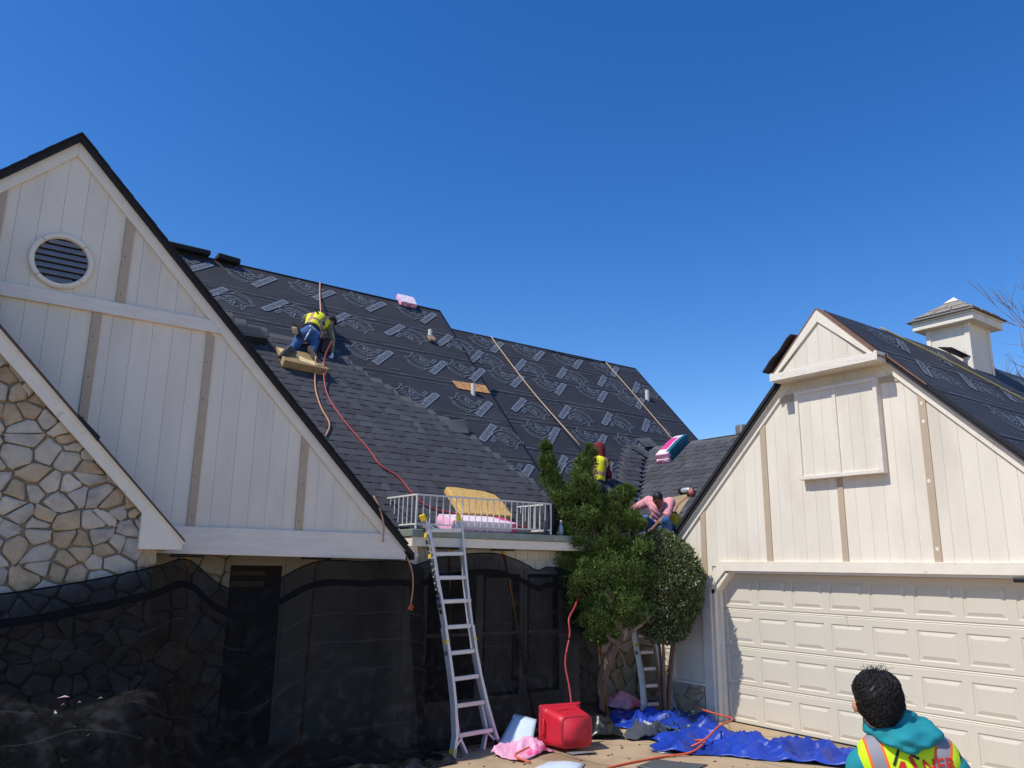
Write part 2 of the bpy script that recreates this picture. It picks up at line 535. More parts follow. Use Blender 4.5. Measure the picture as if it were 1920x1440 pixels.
# rake boards, tie beam, bottom beam
rk = lambda s, x1: [(GX, GZ - .06), (x1, zo(x1) - .06), (x1, zo(x1) - .228), (GX, GZ - .228)]
board_y('rake_board', [(GX, GZ - .06), (GX, GZ - .228), (4.50, zo(4.50) - .228), (4.71, zo(4.71) - .06)], YG - .03, YG - .001, M_TRIM)
board_y('rake_board', [(GX - .001, GZ - .06), (GX - .001, GZ - .228), (XL, zo(XL) - .228), (XL, zo(XL) - .06)], YG - .029, YG - .001, M_TRIM)
board_y('tie_beam', [(XL, 4.637), (2.255, 4.637), (2.13, 4.775), (XL, 4.775)], YG - .045, YG - .002, M_OLDTRIM)
bb = board_y('bottom_beam', [(1.55, 2.235), (4.69, 2.215), (4.68, 2.29), (4.45, 2.515), (1.55, 2.515)], YG - .042, YG - .003, M_OLDTRIM)
for u0, u1, z0, z1a, z1b in [(1.158, 1.245, 4.776, 5.75, 5.66), (.964, 1.05, 2.6, 4.636, 4.636), (2.10, 2.185, 2.516, 4.636, 4.60),
                             (3.272, 3.362, 2.516, 3.60, 3.51), (-.02, .075, 4.776, 5.68, 5.74)]:
    ts = board_y('trim_strip', [(u0, z0), (u1, z0), (u1, z1b), (u0, z1a)], YG - .018, YG - .001, M_TAN, bev=.002)
    for zz in np.arange(z0 + .1, min(z1a, z1b) - .05, .42):
        mb = MB(); uu = (u0 + u1) / 2 + random.uniform(-.02, .02); mb.obox((uu, YG - .019, zz), (.006, 0, 0), (0, .0015, 0), (0, 0, .006)); mb.build('nail_head', M_DARKNAIL, ts)
# round louvred vent
vc = (.62, 5.105)
ring = [(math.cos(2 * math.pi * k / 40), math.sin(2 * math.pi * k / 40)) for k in range(40)]
vb = MB(); vb.prism([(vc[0] + .25 * c, YG - .004, vc[1] + .25 * s) for c, s in ring], (0, .003, 0))
vent = vb.build('round_vent', M_DARK, H); vent['label'] = 'round white framed gable vent with grey louvres'
for q in range(4):
    mb = MB(); a0 = math.pi / 4 + q * math.pi / 2 + .012; a1 = a0 + math.pi / 2 - .024
    prof = [(.236, -.03), (.246, -.05), (.28, -.05), (.292, -.03), (.292, -.005), (.236, -.005)]
    P = [[(vc[0] + r * math.cos(a), YG + d, vc[1] + r * math.sin(a)) for r, d in prof] for a in np.linspace(a0, a1, 14)]
    mb.grid(P, closed=True); mb.add(P[0], [tuple(range(6))]); mb.add(P[-1], [tuple(range(5, -1, -1))])
    mb.build('vent_ring', M_TRIM, vent)
for k in range(7):
    z = vc[1] - .235 + .0655 * (k + .5)
    hw = math.sqrt(max(.236 ** 2 - (z - vc[1]) ** 2, .001))
    mb = MB(); mb.obox((vc[0], YG - .022, z), (hw, 0, 0), (0, .014, .024), (0, -.004, .0025))
    mb.build('louvre', M_VENT, vent)

# gable roof: two slabs; only the dark shingled rake edge shows from the drive
gr = MB()
yb = lambda z: 14 - (7.491 - z) / 1.06
xe = 4.79
top = [(GX, YG - .075, GZ), (xe, YG - .075, zo(xe)), (xe, yb(zo(xe)) + .05, zo(xe)), (GX, yb(GZ) + .1, GZ)]
gr.prism(top, (0, 0, -.075))
topl = [(GX, YG - .075, GZ), (GX, yb(GZ) + .1, GZ), (XL - 1, yb(GZ) + .1, zo(XL - 1)), (XL - 1, YG - .075, zo(XL - 1))]
gr.prism(topl, (0, 0, -.075))
gable_roof = gr.build('gable_roof', M_SHEDGE, H)
for k in range(46):                                   # shingle ends stepping down the rake edge
    for sg in (1, -1):
        d = .13 * k
        x0 = GX + sg * d; x1 = GX + sg * (d + .17)
        if x1 > xe + .01 or x1 < XL: continue
        mb = MB(); r = random.uniform(0, .012)
        mb.obox(((x0 + x1) / 2, YG + .02, (zo(x0) + zo(x1)) / 2 + .012), ((x1 - x0) / 2, 0, (zo(x1) - zo(x0)) / 2 + .004), (0, .105 + r, 0), (.004 * sg, 0, .006))
        mb.build('shingle', M_SHEDGE, gable_roof)

# ---- stone wing, wall plane y = 8.25
YS = 8.25
zs = lambda x: 4.196 - 1.042 * (x - .189)            # top of its roof edge
def voronoi_cells(region, nx, nz, jit=.46, aspect=None, drop=.14, seed=1):
    r = random.Random(seed)
    us = [p[0] for p in region]; vs = [p[1] for p in region]
    u0, u1, v0, v1 = min(us), max(us), min(vs), max(vs)
    du = (u1 - u0) / nx; dv = (v1 - v0) / nz
    pts = []
    for j in range(-1, nz + 1):
        for i in range(-1, nx + 1):
            if r.random() < drop: continue
            pts.append((u0 + (i + .5 + (.5 if j % 2 else 0) + r.uniform(-jit, jit)) * du, v0 + (j + .5 + r.uniform(-jit, jit)) * dv))
    asp = du / dv
    cells = []
    for a, p in enumerate(pts):
        poly = [(q[0], q[1] * asp) for q in region]
        P0 = (p[0], p[1] * asp)
        near = sorted(((q[0] - p[0]) ** 2 + ((q[1] - p[1]) * asp) ** 2, q) for b, q in enumerate(pts) if b != a)[:14]
        for _, q in near:
            Q = (q[0], q[1] * asp)
            nx_, ny_ = Q[0] - P0[0], Q[1] - P0[1]
            poly = clip_poly(poly, nx_, ny_, (Q[0] ** 2 + Q[1] ** 2 - P0[0] ** 2 - P0[1] ** 2) / 2)
            if len(poly) < 3: break
        if len(poly) >= 3:
            cells.append([(q[0], q[1] / asp) for q in poly])
    return cells

def stone_mesh(poly, gap, depth, r):
    """one bumpy fieldstone from its outline: returns (verts (u,v,d), faces)"""
    n = len(poly)
    cu = sum(p[0] for p in poly) / n; cv = sum(p[1] for p in poly) / n
    size = max(math.hypot(p[0] - cu, p[1] - cv) for p in poly)
    if size < .045: return None
    sh = []
    for p in poly:
        d = math.hypot(p[0] - cu, p[1] - cv)
        f = max(.5, (d - gap) / max(d, 1e-6))
        sh.append((cu + (p[0] - cu) * f, cv + (p[1] - cv) * f))
    out = []
    for i in range(n):                                 # cut the corners once, roughly
        a = sh[i]; b = sh[(i + 1) % n]
        L = math.hypot(a[0] - b[0], a[1] - b[1])
        if L < .02:
            out.append(((a[0] + b[0]) / 2, (a[1] + b[1]) / 2)); continue
        t = r.uniform(.08, .22); j = lambda: r.uniform(-.011, .011)
        out.append((a[0] + (b[0] - a[0]) * t + j(), a[1] + (b[1] - a[1]) * t + j()))
        out.append((a[0] + (b[0] - a[0]) * (1 - t) + j(), a[1] + (b[1] - a[1]) * (1 - t) + j()))
    m = len(out)
    if m < 3: return None
    v = [(p[0], p[1], .03) for p in out]
    pr_ = r.uniform(.4, 1.5); tl = r.uniform(-.5, .5); tv = r.uniform(-.5, .5)
    hgt = lambda p: -depth * pr_ + .12 * (tl * (p[0] - cu) + tv * (p[1] - cv))
    v += [(cu + (p[0] - cu) * .985, cv + (p[1] - cv) * .985, hgt(p) + depth * r.uniform(.1, .5)) for p in out]
    v += [(cu + (p[0] - cu) * (sc_ := r.uniform(.68, .88)), cv + (p[1] - cv) * sc_, hgt(p) - depth * r.uniform(-.1, .35)) for p in out]
    v.append((cu + r.uniform(-.03, .03), cv + r.uniform(-.03, .03), hgt((cu, cv)) - depth * r.uniform(.0, .4)))
    f = []
    for i in range(m):
        k = (i + 1) % m
        f.append((i, k, m + k, m + i)); f.append((m + i, m + k, 2 * m + k, 2 * m + i)); f.append((2 * m + i, 2 * m + k, 3 * m))
    return v, f

def stones(parent, region, nx, nz, to3d, seed, gap=.009, depth=.024, weights=(4, 3, 4, 4), drop=.24):
    r = random.Random(seed)
    for poly in voronoi_cells(region, nx, nz, seed=seed, drop=drop):
        s = stone_mesh(poly, gap * r.uniform(.7, 1.3), depth, r)
        if s is None: continue
        mb = MB(); mb.add([to3d(*p) for p in s[0]], s[1])
        o = mb.build('stone', r.choices(M_STONES, weights)[0], parent)

sw = MB(); sw.prism([(-2.6, YS + .014, 0), (1.73, YS + .014, 0), (1.73, YS + .014, zs(1.73) - .1), (-2.0, YS + .014, zs(-2.0) - .1), (-2.6, YS + .014, zs(-2.0) - .7)], (0, .3, 0))
stone_wall = sw.build('stone_wall', M_MORTAR, H); stone_wall['label'] = 'fieldstone wall of the front wing under its sloping white rake board'
stones(stone_wall, [(-.55, .75), (1.735, .75), (1.735, 2.30), (1.56, 2.62), (-.3, zs(-.3) - .16), (-.55, zs(-.3) - .16)], 15, 30, lambda u, v, d: (u, YS + d, v), 5)
# its rake board, boxed end and roof edge
board_y('rake_board', [(-2.0, zs(-2.0) - .055), (1.945, zs(1.945) - .03), (1.935, 2.262), (1.553, 2.262), (1.545, 2.60), (-2.0, zs(-2.0) - .27)], YS - .10, YS - .06, M_TRIM)
bx = MB(); bx.prism([(1.553, YS - .06, 2.262), (1.93, YS - .06, 2.262), (1.93, YS - .06, 2.32), (1.553, YS - .06, 2.58)], (0, YG - YS + .01, 0))
bx.build('cornice_box', M_TRIM, H)
fr = MB(); fr.prism([(-2.0, YS - .115, zs(-2.0) - .05), (1.955, YS - .115, zs(1.955) - .02), (1.955, YS - .115, zs(1.955) - .05), (-2.0, YS - .115, zs(-2.0) - .08)], (0, .04, 0))
fr.build('fascia_strip', M_TRIM, H)
wr = MB(); wr.prism([(-2.0, YS - .13, zs(-2.0)), (1.955, YS - .13, zs(1.955)), (1.955, YS - .13, zs(1.955) - .02), (-2.0, YS - .13, zs(-2.0) - .045)], (0, YG - YS + .11, 0))
wr.build('stone_wing_roof', mat('old_brown_shingle', srgb(92, 72, 62), .9, var=.25, vscale=14, bump=.4, bscale=50), H)
fl = MB(); fl.prism([(.90, YS - .14, zs(.90) + .012), (1.10, YS - .14, zs(1.10) + .03), (1.09, YS - .14, zs(1.09) - .03), (.9, YS - .14, zs(.9) - .025)], (0, .2, 0))
fl.build('shingle', M_SHEDGE, H)

# ---- porch and entry behind the net
pc = MB(); pc.box((1.6, YG + .03, 2.255), (4.9, 10.05, 2.29)); pc.build('porch_ceiling', M_SIDING, H)
pl = MB(); pl.box((1.95, 9.62, 0), (2.86, 9.98, 2.25)); pil = pl.build('entry_pillar', M_MORTAR, H)
stones(pil, [(1.96, .3), (2.855, .3), (2.855, 2.25), (1.96, 2.25)], 4, 9, lambda u, v, d: (u, 9.60 + d, v), 11)
ew = MB(); ew.box((1.5, 10.0, 0), (2.9, 10.1, 2.3)); ew.box((3.62, 10.0, 0), (5.3, 10.1, 2.3)); ew.box((5.0, 9.3, 0), (5.1, 10.0, 2.38)); ew.box((2.9, 10.0, 2.12), (3.62, 10.1, 2.3))
entry_wall = ew.build('entry_wall', M_SIDING, H)
siding(entry_wall, [(3.66, .02), (4.94, .02), (4.94, 2.25), (3.66, 2.25)], [3.66 + .2 * i for i in range(8)], 9.984, 9.999, 'y')
ed = MB(); ed.box((2.9, 10.02, 0), (3.62, 10.07, 2.12)); edoor = ed.build('entry_door', M_DOORWOOD, H)
for z0, z1 in ((1.86, 1.93), (2.0, 2.05), (.95, 1.02), (.15, .3)):
    mb = MB(); mb.box((2.98, 9.99, z0), (3.4, 10.018, z1)); mb.build('door_rail', mat('door_rail', srgb(98, 88, 80), .6), edoor)
mb = MB(); mb.box((3.02, 9.995, 1.05), (3.3, 10.015, 1.8)); mb.build('door_pane', M_GLASS, edoor)
mb = MB(); mb.tube([(3.52, 9.97, 1.0), (3.52, 9.95, 1.05), (3.52, 9.95, 1.2), (3.52, 9.97, 1.25)], .012); mb.build('door_handle', M_LAMP, edoor)

# ---- bay under the railing: fascia at y = 8.9
BX0, BX1 = 4.87, 7.95
mb = MB(); mb.box((BX0 - .02, 8.88, 2.505), (BX1, 9.6, 2.60)); dk = mb.build('gutter_deck', M_GREENMETAL, H); bevel(dk, .008)
mb = MB(); mb.box((BX0, 8.905, 2.385), (BX1 - .02, 9.5, 2.504)); fs = mb.build('fascia', M_TRIM, H); bevel(fs)
mb = MB(); mb.box((BX0 + .06, 9.22, 0), (BX1 - .05, 9.4, 2.384)); bw = mb.build('bay_wall', M_SIDING, H)
siding(bw, [(BX0 + .06, .4), (5.15, .4), (5.15, 2.38), (BX0 + .06, 2.38)], [BX0 + .06, 5.02, 5.15], 9.2, 9.218, 'y')
for i in range(13):                                    # painted frieze panels under the soffit
    mb = MB(); x = 5.17 + i * .21; mb.box((x, 9.195, 2.12), (x + .2, 9.218, 2.24)); mb.build('frieze_panel', M_SIDING, bw)
    mb = MB(); mb.box((x + .07, 9.195, 2.25), (x + .27, 9.218, 2.37)); mb.build('frieze_panel', M_SIDING, bw)
for x0, x1, cur in ((5.28, 6.05, 0), (6.15, 6.78, 1), (6.9, 7.5, 1)):
    mb = MB(); mb.box((x0, 9.205, .45), (x1, 9.216, 2.05)); wd = mb.build('bay_window', M_GLASS, H)
    if cur:
        P = [[(x, 9.20 - .004 * math.sin(x * 60), z) for x in np.linspace(x0 + .06, x1 - .12, 24)] for z in (.5, 2.0)]
        mb = MB(); mb.grid(P); mb.build('curtain', M_CURTAIN, wd)
    for lo, hi in (((x0 - .05, 9.17, .4), (x0, 9.215, 2.1)), ((x1, 9.17, .4), (x1 + .05, 9.215, 2.1)), ((x0, 9.17, 2.05), (x1, 9.214, 2.1)), ((x0, 9.16, .4), (x1, 9.214, .45)), ((x0, 9.18, 1.24), (x1, 9.213, 1.28))):
        mb = MB(); mb.box(lo, hi); mb.build('window_frame', M_TRIM, wd)
mb = MB(); mb.box((BX0 + .02, 8.98, 0), (BX0 + .13, 9.1, 2.384)); bevel(mb.build('porch_post', M_TRIM, H))

# ---- walls in the corner behind the trees
mb = MB(); mb.box((BX1 - .05, 10.1, 0), (9.95, 10.25, 2.6)); cw = mb.build('corner_wall', M_MORTAR, H)
stones(cw, [(7.95, .05), (9.88, .05), (9.88, 2.5), (7.95, 2.5)], 8, 11, lambda u, v, d: (u, 10.08 + d, v), 21, weights=(2, 2, 4, 2))
mb = MB(); mb.box((9.92, 8.97, 0), (10.05, 10.1, 2.6)); mb.build('wing_wall', M_SIDING, H)
mb = MB(); mb.box((9.9, 8.97, 0.0), (9.918, 10.08, .9)); wwall = mb.build('wainscot', M_MORTAR, H)
stones(wwall, [(8.98, .03), (10.05, .03), (10.05, .88), (8.98, .88)], 5, 5, lambda u, v, d: (9.89 + d, u, v), 23, weights=(2, 2, 4, 2))
# ------------------------------------------------------------------ garage, front wall plane x = 9.6
XW = 9.6; RY = 5.84; RZ = 5.65
zg = lambda y: RZ - abs(y - RY)
GL, GRT = 8.97, 2.71
gw2 = MB()
gx = XW + .016
gw2.prism([(gx, GL, 0), (gx, GL, zg(GL) - .05), (gx, RY, RZ - .1), (gx, GRT, zg(GRT) - .05), (gx, GRT, 2.14), (gx, 8.08, 2.14), (gx, 8.08, 0)], (.1, 0, 0))
garage_wall = gw2.build('garage_wall', MATS['siding_groove'], H); garage_wall['label'] = 'sunlit cream board gable wall above the garage door'
gedges = [6.451 + .193 * i for i in range(-20, 14)]
siding(garage_wall, [(GRT, 2.2), (8.10, 2.2), (8.10, zg(8.10) - .1), (RY, RZ - .15), (GRT, zg(GRT) - .1)], gedges, XW, XW + .014, 'x')
siding(garage_wall, [(8.10, .02), (GL, .02), (GL, zg(GL) - .06), (8.10, zg(8.10) - .1)], [8.0, 8.188, 8.381, 8.574, 8.767, 8.97], XW, XW + .014, 'x')
# rake boards
for sg, y1 in ((1, 9.0), (-1, GRT - .03)):
    a = [(RY, RZ - .055), (y1, zg(y1) - .055), (y1, zg(y1) - .25), (RY, RZ - .25)]
    board_x('rake_board', a, XW - .028, XW - .001, M_TRIM)
    b = [(RY, RZ - .045), (y1, zg(y1) - .045), (y1, zg(y1) - .115), (RY, RZ - .115)]
    board_x('fascia_strip', b, XW - .06, XW - .029, M_TRIM)
# tan strips
for y0, y1, z0, za, zb in [(7.092, 6.995, 2.27, 4.20, 4.29), (5.925, 5.84, 2.27, 3.36, 3.36), (4.748, 4.657, 2.27, 4.30, 4.21), (8.282, 8.185, 1.99, 3.01, 3.10)]:
    board_x('trim_strip', [(y0, z0), (y1, z0), (y1, zb), (y0, za)], XW - .016, XW - .0005, M_TAN, bev=.002)
for pl in ([(5.21, 4.60), (5.21, 4.525), (4.955, 4.505), (5.05, 4.605)], [(6.43, 4.60), (6.43, 4.50), (6.735, 4.50), (6.66, 4.60)]):
    board_x('trim_strip', pl, XW - .016, XW - .0005, M_TAN, bev=.002)
for (y, z) in ((4.70, 3.95), (4.70, 2.42), (4.715, 3.22), (4.705, 4.18)):        # filler dabs over nail heads
    mb = MB(); mb.prism([(XW - .0165, y + .022 * math.cos(a) * random.uniform(.7, 1.2), z + .028 * math.sin(a) * random.uniform(.7, 1.2)) for a in np.linspace(0, 6.0, 10)], (-.002, 0, 0))
    mb.build('filler_dab', M_TRIM, H)
# trim round the door opening: header, chamfer, jamb
HD = .045
board_x('header_board', [(GRT, 2.13), (7.83, 2.13), (7.91, 2.27), (GRT, 2.27)], XW - HD, XW - .001, M_TRIM)
board_x('corner_brace', [(7.832, 2.128), (7.912, 2.268), (8.245, 1.95), (8.115, 1.845)], XW - HD, XW - .001, M_TRIM)
board_x('jamb_board', [(8.117, 0), (8.117, 1.842), (8.247, 1.947), (8.29, 1.947), (8.29, 0)], XW - HD, XW - .001, M_TRIM)
board_x('corner_board', [(8.90, .02), (GL + .01, .02), (GL + .01, 2.48), (8.90, 2.48)], XW - .022, XW - .001, M_TRIM)
mb = MB(); mb.box((XW - .02, 8.06, 0), (XW + .17, 8.116, 1.86)); mb.build('door_jamb', M_TRIM, H)
mb = MB(); mb.box((XW + .06, 8.02, 0), (XW + .135, 8.06, 1.9)); mb.build('door_stop', M_TRIM, H)
mb = MB(); mb.box((XW - .02, GRT, 2.10), (XW + .17, 7.86, 2.129)); mb.build('door_head', M_TRIM, H)
mb = MB(); mb.prism([(XW - .02, 7.80, 2.13), (XW - .02, 8.116, 1.845), (XW - .02, 8.116, 1.80), (XW - .02, 8.06, 1.80), (XW - .02, 7.78, 2.10)], (.19, 0, 0)); mb.build('door_head', M_TRIM, H)

# sectional door, plane x = 9.75
XD = 9.75
D0 = 7.985; CP = .571; PW = .468
gd = MB()
yl, yr_ = 8.06, D0 - 8 * CP - .05
rows = [(.062, .412), (.592, .942), (1.122, 1.472), (1.652, 2.002)]
for r, (zb, zt) in enumerate(rows):
    s0, s1 = r * .53 + .004, (r + 1) * .53 - .004
    q = lambda y0, y1, z0, z1: gd.quad((XD, y0, z0), (XD, y1, z0), (XD, y1, z1), (XD, y0, z1))
    q(yl, yr_, s0 + .02, zb); q(yl, yr_, zt, s1 - .03)
    # ribbed meeting rails at the section joint
    gd.quad((XD, yl, s1 - .03), (XD, yr_, s1 - .03), (XD + .006, yr_, s1 - .022), (XD + .006, yl, s1 - .022))
    gd.quad((XD + .006, yl, s1 - .022), (XD + .006, yr_, s1 - .022), (XD, yr_, s1 - .012), (XD, yl, s1 - .012))
    gd.quad((XD, yl, s1 - .012), (XD, yr_, s1 - .012), (XD + .012, yr_, s1 + .004), (XD + .012, yl, s1 + .004))
    gd.quad((XD + .012, yl, s0 - .004), (XD + .012, yr_, s0 - .004), (XD, yr_, s0 + .008), (XD, yl, s0 + .008))
    gd.quad((XD, yl, s0 + .008), (XD, yr_, s0 + .008), (XD, yr_, s0 + .02), (XD, yl, s0 + .02))
    ys = [yl]
    for c in range(8):
        ys += [D0 - c * CP, D0 - c * CP - PW]
    ys.append(yr_)
    for k in range(0, len(ys), 2):
        q(ys[k], ys[k + 1], zb, zt)
gd.box((XD + .02, yr_, 0), (XD + .05, yl, 2.2))
gdoor = gd.build('garage_door', M_DOOR, H); gdoor['label'] = 'cream sectional double garage door with raised panels'
pm = MB()
w, h = PW, .35
def rect(i, d): return [(d, -i, i), (d, -w + i, i), (d, -w + i, h - i), (d, -i, h - i)]
rings = [rect(0, 0), rect(.009, .010), rect(.020, .010), rect(.058, -.002)]
for a, b in zip(rings[:-1], rings[1:]):
    pm.add(a + b, [(i, (i + 1) % 4, 4 + (i + 1) % 4, 4 + i) for i in range(4)])
pm.add(rings[-1], [(0, 1, 2, 3)])
pme = pm.mesh('door_panel', M_DOOR)
for zb, zt in rows:
    for c in range(8):
        link('door_panel', pme, gdoor, (XD, D0 - c * CP, zb))
mb = MB(); mb.box((XD - .012, yr_, .0), (XD, yl, .018)); mb.build('weather_strip', M_LAMP, gdoor)
mb = MB(); mb.prism([(XD - .001, 6.07, 1.585), (XD - .001, 6.035, 1.60), (XD - .001, 6.03, 1.47), (XD - .001, 6.036, 1.45)], (-.006, 0, 0)); mb.build('bent_edge', M_DOOR, gdoor)

# low stone wainscot left of the door
mb = MB(); mb.box((XW - .05, 8.30, 0), (XW - .002, GL + .02, .46)); wsc = mb.build('wainscot', M_MORTAR, H)
stones(wsc, [(8.30, .02), (GL + .02, .02), (GL + .02, .46), (8.30, .46)], 3, 3, lambda u, v, d: (XW - .05 + d, u, v), 31, weights=(3, 3, 2, 2))
mb = MB(); mb.box((XW - .07, 8.292, .462), (XW - .002, GL + .03, .50)); mb.build('wainscot_cap', M_TRIM, H)

# boarded loft shutter, front x = 9.5
mb = MB(); mb.box((9.525, 5.222, 3.38), (9.598, 6.405, 4.585)); shut = mb.build('loft_shutter', MATS['siding_groove'], H); shut['label'] = 'boarded loft shutter with two panels under the hood'
for a, b in ((5.262, 5.790), (5.842, 6.362)):
    siding(shut, [(a, 3.41), (b, 3.41), (b, 4.55), (a, 4.55)], [a, a + (b - a) * .34, a + (b - a) * .67, b], 9.512, 9.524, 'x')
for lo, hi in (((9.49, 5.21, 3.36), (9.6, 5.262, 4.60)), ((9.49, 6.362, 3.36), (9.6, 6.415, 4.60)), ((9.49, 5.262, 4.55), (9.598, 6.362, 4.60)), ((9.485, 5.262, 3.36), (9.598, 6.362, 3.41)), ((9.492, 5.79, 3.41), (9.59, 5.842, 4.55))):
    mb = MB(); mb.box(lo, hi); bevel(mb.build('frame_rail', M_OLDTRIM, shut), .004)

# hood over the shutter, front x = 9.3
XH = 9.3
hz = lambda y: 5.664 - 1.03 * abs(y - RY)
HLY, HRY = 6.63, 5.05
mb = MB(); mb.prism([(XH + .03, HLY - .05, 4.765), (XH + .03, HRY + .05, 4.765), (XH + .03, HRY + .05, hz(HRY + .05) - .06), (XH + .03, RY, 5.60), (XH + .03, HLY - .05, hz(HLY - .05) - .06)], (.268, 0, 0))
hood = mb.build('hood', MATS['siding_groove'], H); hood['label'] = 'small projecting gable hood at the garage peak'
siding(hood, [(5.26, 4.87), (6.45, 4.87), (RY, 5.50)], [5.23, 5.45, 5.656, 5.86, 6.044, 6.25, 6.5], XH + .016, XH + .029, 'x')
for sg, yf in ((1, HLY), (-1, HRY)):
    p = [(RY, hz(RY) - .03), (yf, hz(yf) - .03), (yf, hz(yf) - .20), (RY, hz(RY) - .21)]
    p2 = [(RY, hz(RY) - .03), (yf, hz(yf) - .03), (yf, max(hz(yf) - .20, 4.77)), (yf - sg * .12, 4.86), (RY, hz(RY) - .21)]
    board_x('rake_board', p2, XH - .012, XH + .015, M_TRIM, hood)
    mb = MB(); mb.prism([(XH - .02, RY, hz(RY) - .03), (XH - .02, yf + sg * .015, hz(yf + sg * .015) - .03), (XH - .02, yf + sg * .015, hz(yf + sg * .015) - .012), (XH - .02, RY, hz(RY) - .012)], (.34, 0, 0))
    mb.build('deck_edge', M_COPPER, hood)
board_x('hood_beam', [(HRY - .01, 4.755), (HLY + .01, 4.755), (HLY + .01, 4.862), (HRY - .01, 4.862)], XH - .028, XH - .0135, M_OLDTRIM, hood)
mb = MB(); mb.box((XH - .0125, HRY, 4.756), (XW - .03, HRY + .045, 4.88)); mb.build('hood_side', M_TRIM, hood)
mb = MB(); mb.box((XH - .0125, HLY - .045, 4.756), (XW - .03, HLY, 4.88)); mb.build('hood_side', M_TRIM, hood)
mb = MB(); mb.box((XH, HRY + .05, 4.757), (XW - .002, HLY - .05, 4.763)); mb.build('hood_soffit', M_TRIM, hood)

# garage roof slabs; the slope facing the drive wears felt
def felt_print_mesh():
    mb = MB()
    def ribbon(pts, w=.013, z=0.0):
        pts = [Vector((a, b, z)) for a, b in pts]
        L = []; R = []
        for i, p in enumerate(pts):
            d = pts[min(i + 1, len(pts) - 1)] - pts[max(i - 1, 0)]
            if d.length < 1e-6: d = Vector((1, 0, 0))
            d.normalize(); nrm = Vector((-d.y, d.x, 0)) * w / 2
            L.append(p + nrm); R.append(p - nrm)
        mb.grid([L, R])
    for l in LOGO: ribbon(catmull([(a, b, 0) for a, b in l], 3) and [(q.x, q.y) for q in catmull([(a, b, 0) for a, b in l], 3)])
    o = Vector((-.013, -.413, 0)); e1 = Vector((.486, .499, 0)); e2 = Vector((-.104, .099, 0))
    bp = lambda u, v, z=0: o + e1 * u + e2 * v + Vector((0, 0, z))
    # label plate, its two upper corners nibbled by the head and the number
    mb.add([bp(0, 0), bp(1, 0), bp(1, .72), bp(.93, .93), bp(.42, 1.0), bp(.30, .86), bp(0, 1)], [(0, 1, 2, 3, 4, 5, 6)])
    u1 = e1.normalized(); u2 = Vector((-u1.y, u1.x, 0))
    v, f = text_mesh('RHINOROOF', .135, (.98, .86))
    wtxt = max(p[0] for p in v)
    mb.add([o + u1 * (.045 + p[0] * .60 / wtxt) + u2 * (.027 + p[1]) + Vector((0, 0, .0012)) for p in v], f, 1)
    v, f = text_mesh('U20', .115, (.95, 1.0))
    c = Vector((.115, -.035, 0))
    mb.add([c + u1 * p[0] * 1.02 + u2 * (p[1] + .012) for p in v], f, 0)
    return mb.mesh('roof_print', [M_PRINT, M_FELT])
LOGO = [
 [(-.49, .015), (-.489, .057), (-.461, .092), (-.432, .067), (-.464, .002), (-.455, -.043), (-.462, -.128), (-.425, -.176), (-.356, -.242), (-.296, -.263), (-.254, -.301), (-.208, -.305), (-.16, -.252), (-.117, -.233), (-.031, -.195), (.061, -.13), (.106, -.077), (.099, -.022), (.04, -.007)],
 [(-.433, .063), (-.382, .084), (-.328, .129), (-.293, .208), (-.263, .197), (-.248, .103), (-.291, .108), (-.328, .129)],
 [(-.289, .269), (-.23, .254), (-.295, .199)], [(-.43, -.064), (-.391, -.152), (-.302, -.193), (-.213, -.235), (-.148, -.227)],
 [(-.316, -.012), (-.276, -.01), (-.232, -.039), (-.175, -.029), (-.177, -.096), (-.217, -.098), (-.26, -.068)],
 [(-.161, .06), (-.087, .178), (-.018, .092), (.039, .014), (-.053, -.027), (-.119, -.037), (-.152, .014), (-.161, .06)],
 [(-.203, .191), (-.133, .199), (-.079, .178)], [(-.145, .034), (-.11, .109), (-.083, -.013)],
 [(-.169, -.125), (-.121, -.153), (-.043, -.118), (.015, -.084)], [(-.145, -.098), (-.097, -.101), (-.01, -.062)],
 [(-.444, -.021), (-.416, -.049), (-.411, -.072)], [(-.08, .13), (-.05, .06), (.0, .03)], [(-.12, .0), (-.06, .05), (-.02, .06)], [(-.35, .03), (-.30, .05), (-.22, .02)]]
PRINT = felt_print_mesh()

class Slope:
    """a roof plane: origin on the ridge, u along the ridge, d down the slope, n outward"""
    def __init__(s, org, u, d):
        s.o = Vector(org); s.u = Vector(u).normalized(); s.d = Vector(d).normalized(); s.n = s.d.cross(s.u).normalized()
        if s.n.z < 0: s.n = -s.n
    def p(s, a, b, h=0.0):
        return s.o + s.u * a + s.d * b + s.n * h
    def rot(s, ang=0.0):
        x = s.u * math.cos(ang) - s.d * math.sin(ang)
        y = s.n.cross(x)
        return Matrix((x, y, s.n)).transposed()

m_ = 1.06
RL = Slope((0, 14, 7.491), (1, 0, 0), (0, -1, -m_))            # main roof, left and higher part
RR = Slope((0, 14, 7.148), (1, 0, 0), (0, -1, -m_))            # main roof, right and lower part
WG = Slope((11.87, 0, 4.585), (0, -1, 0), (-1, 0, -.84))       # short wing between house and garage (u runs to -Y)
GRF = Slope((0, RY, RZ), (1, 0, 0), (0, -1, -1))               # garage slope towards the drive
SE = 6.717
def deck(name, S, poly, th=.1, m=M_FELT):
    mb = MB(); mb.prism([S.p(a, b, -.004) for a, b in poly], S.n * -th)
    o = mb.build(name, m, H); return o
main_roof = deck('main_roof', RL, [(-2.2, 0), (8.1, 0), (8.1, SE), (-2.2, SE)], .30)
main_roof['label'] = 'taller left part of the main roof, half shingled over black felt'
right_roof = deck('right_roof', RR, [(8.11, 0), (13.95, 0), (13.95, 6.3), (8.11, 6.3)], .14)
right_roof['label'] = 'lower right part of the main roof covered in printed black felt'
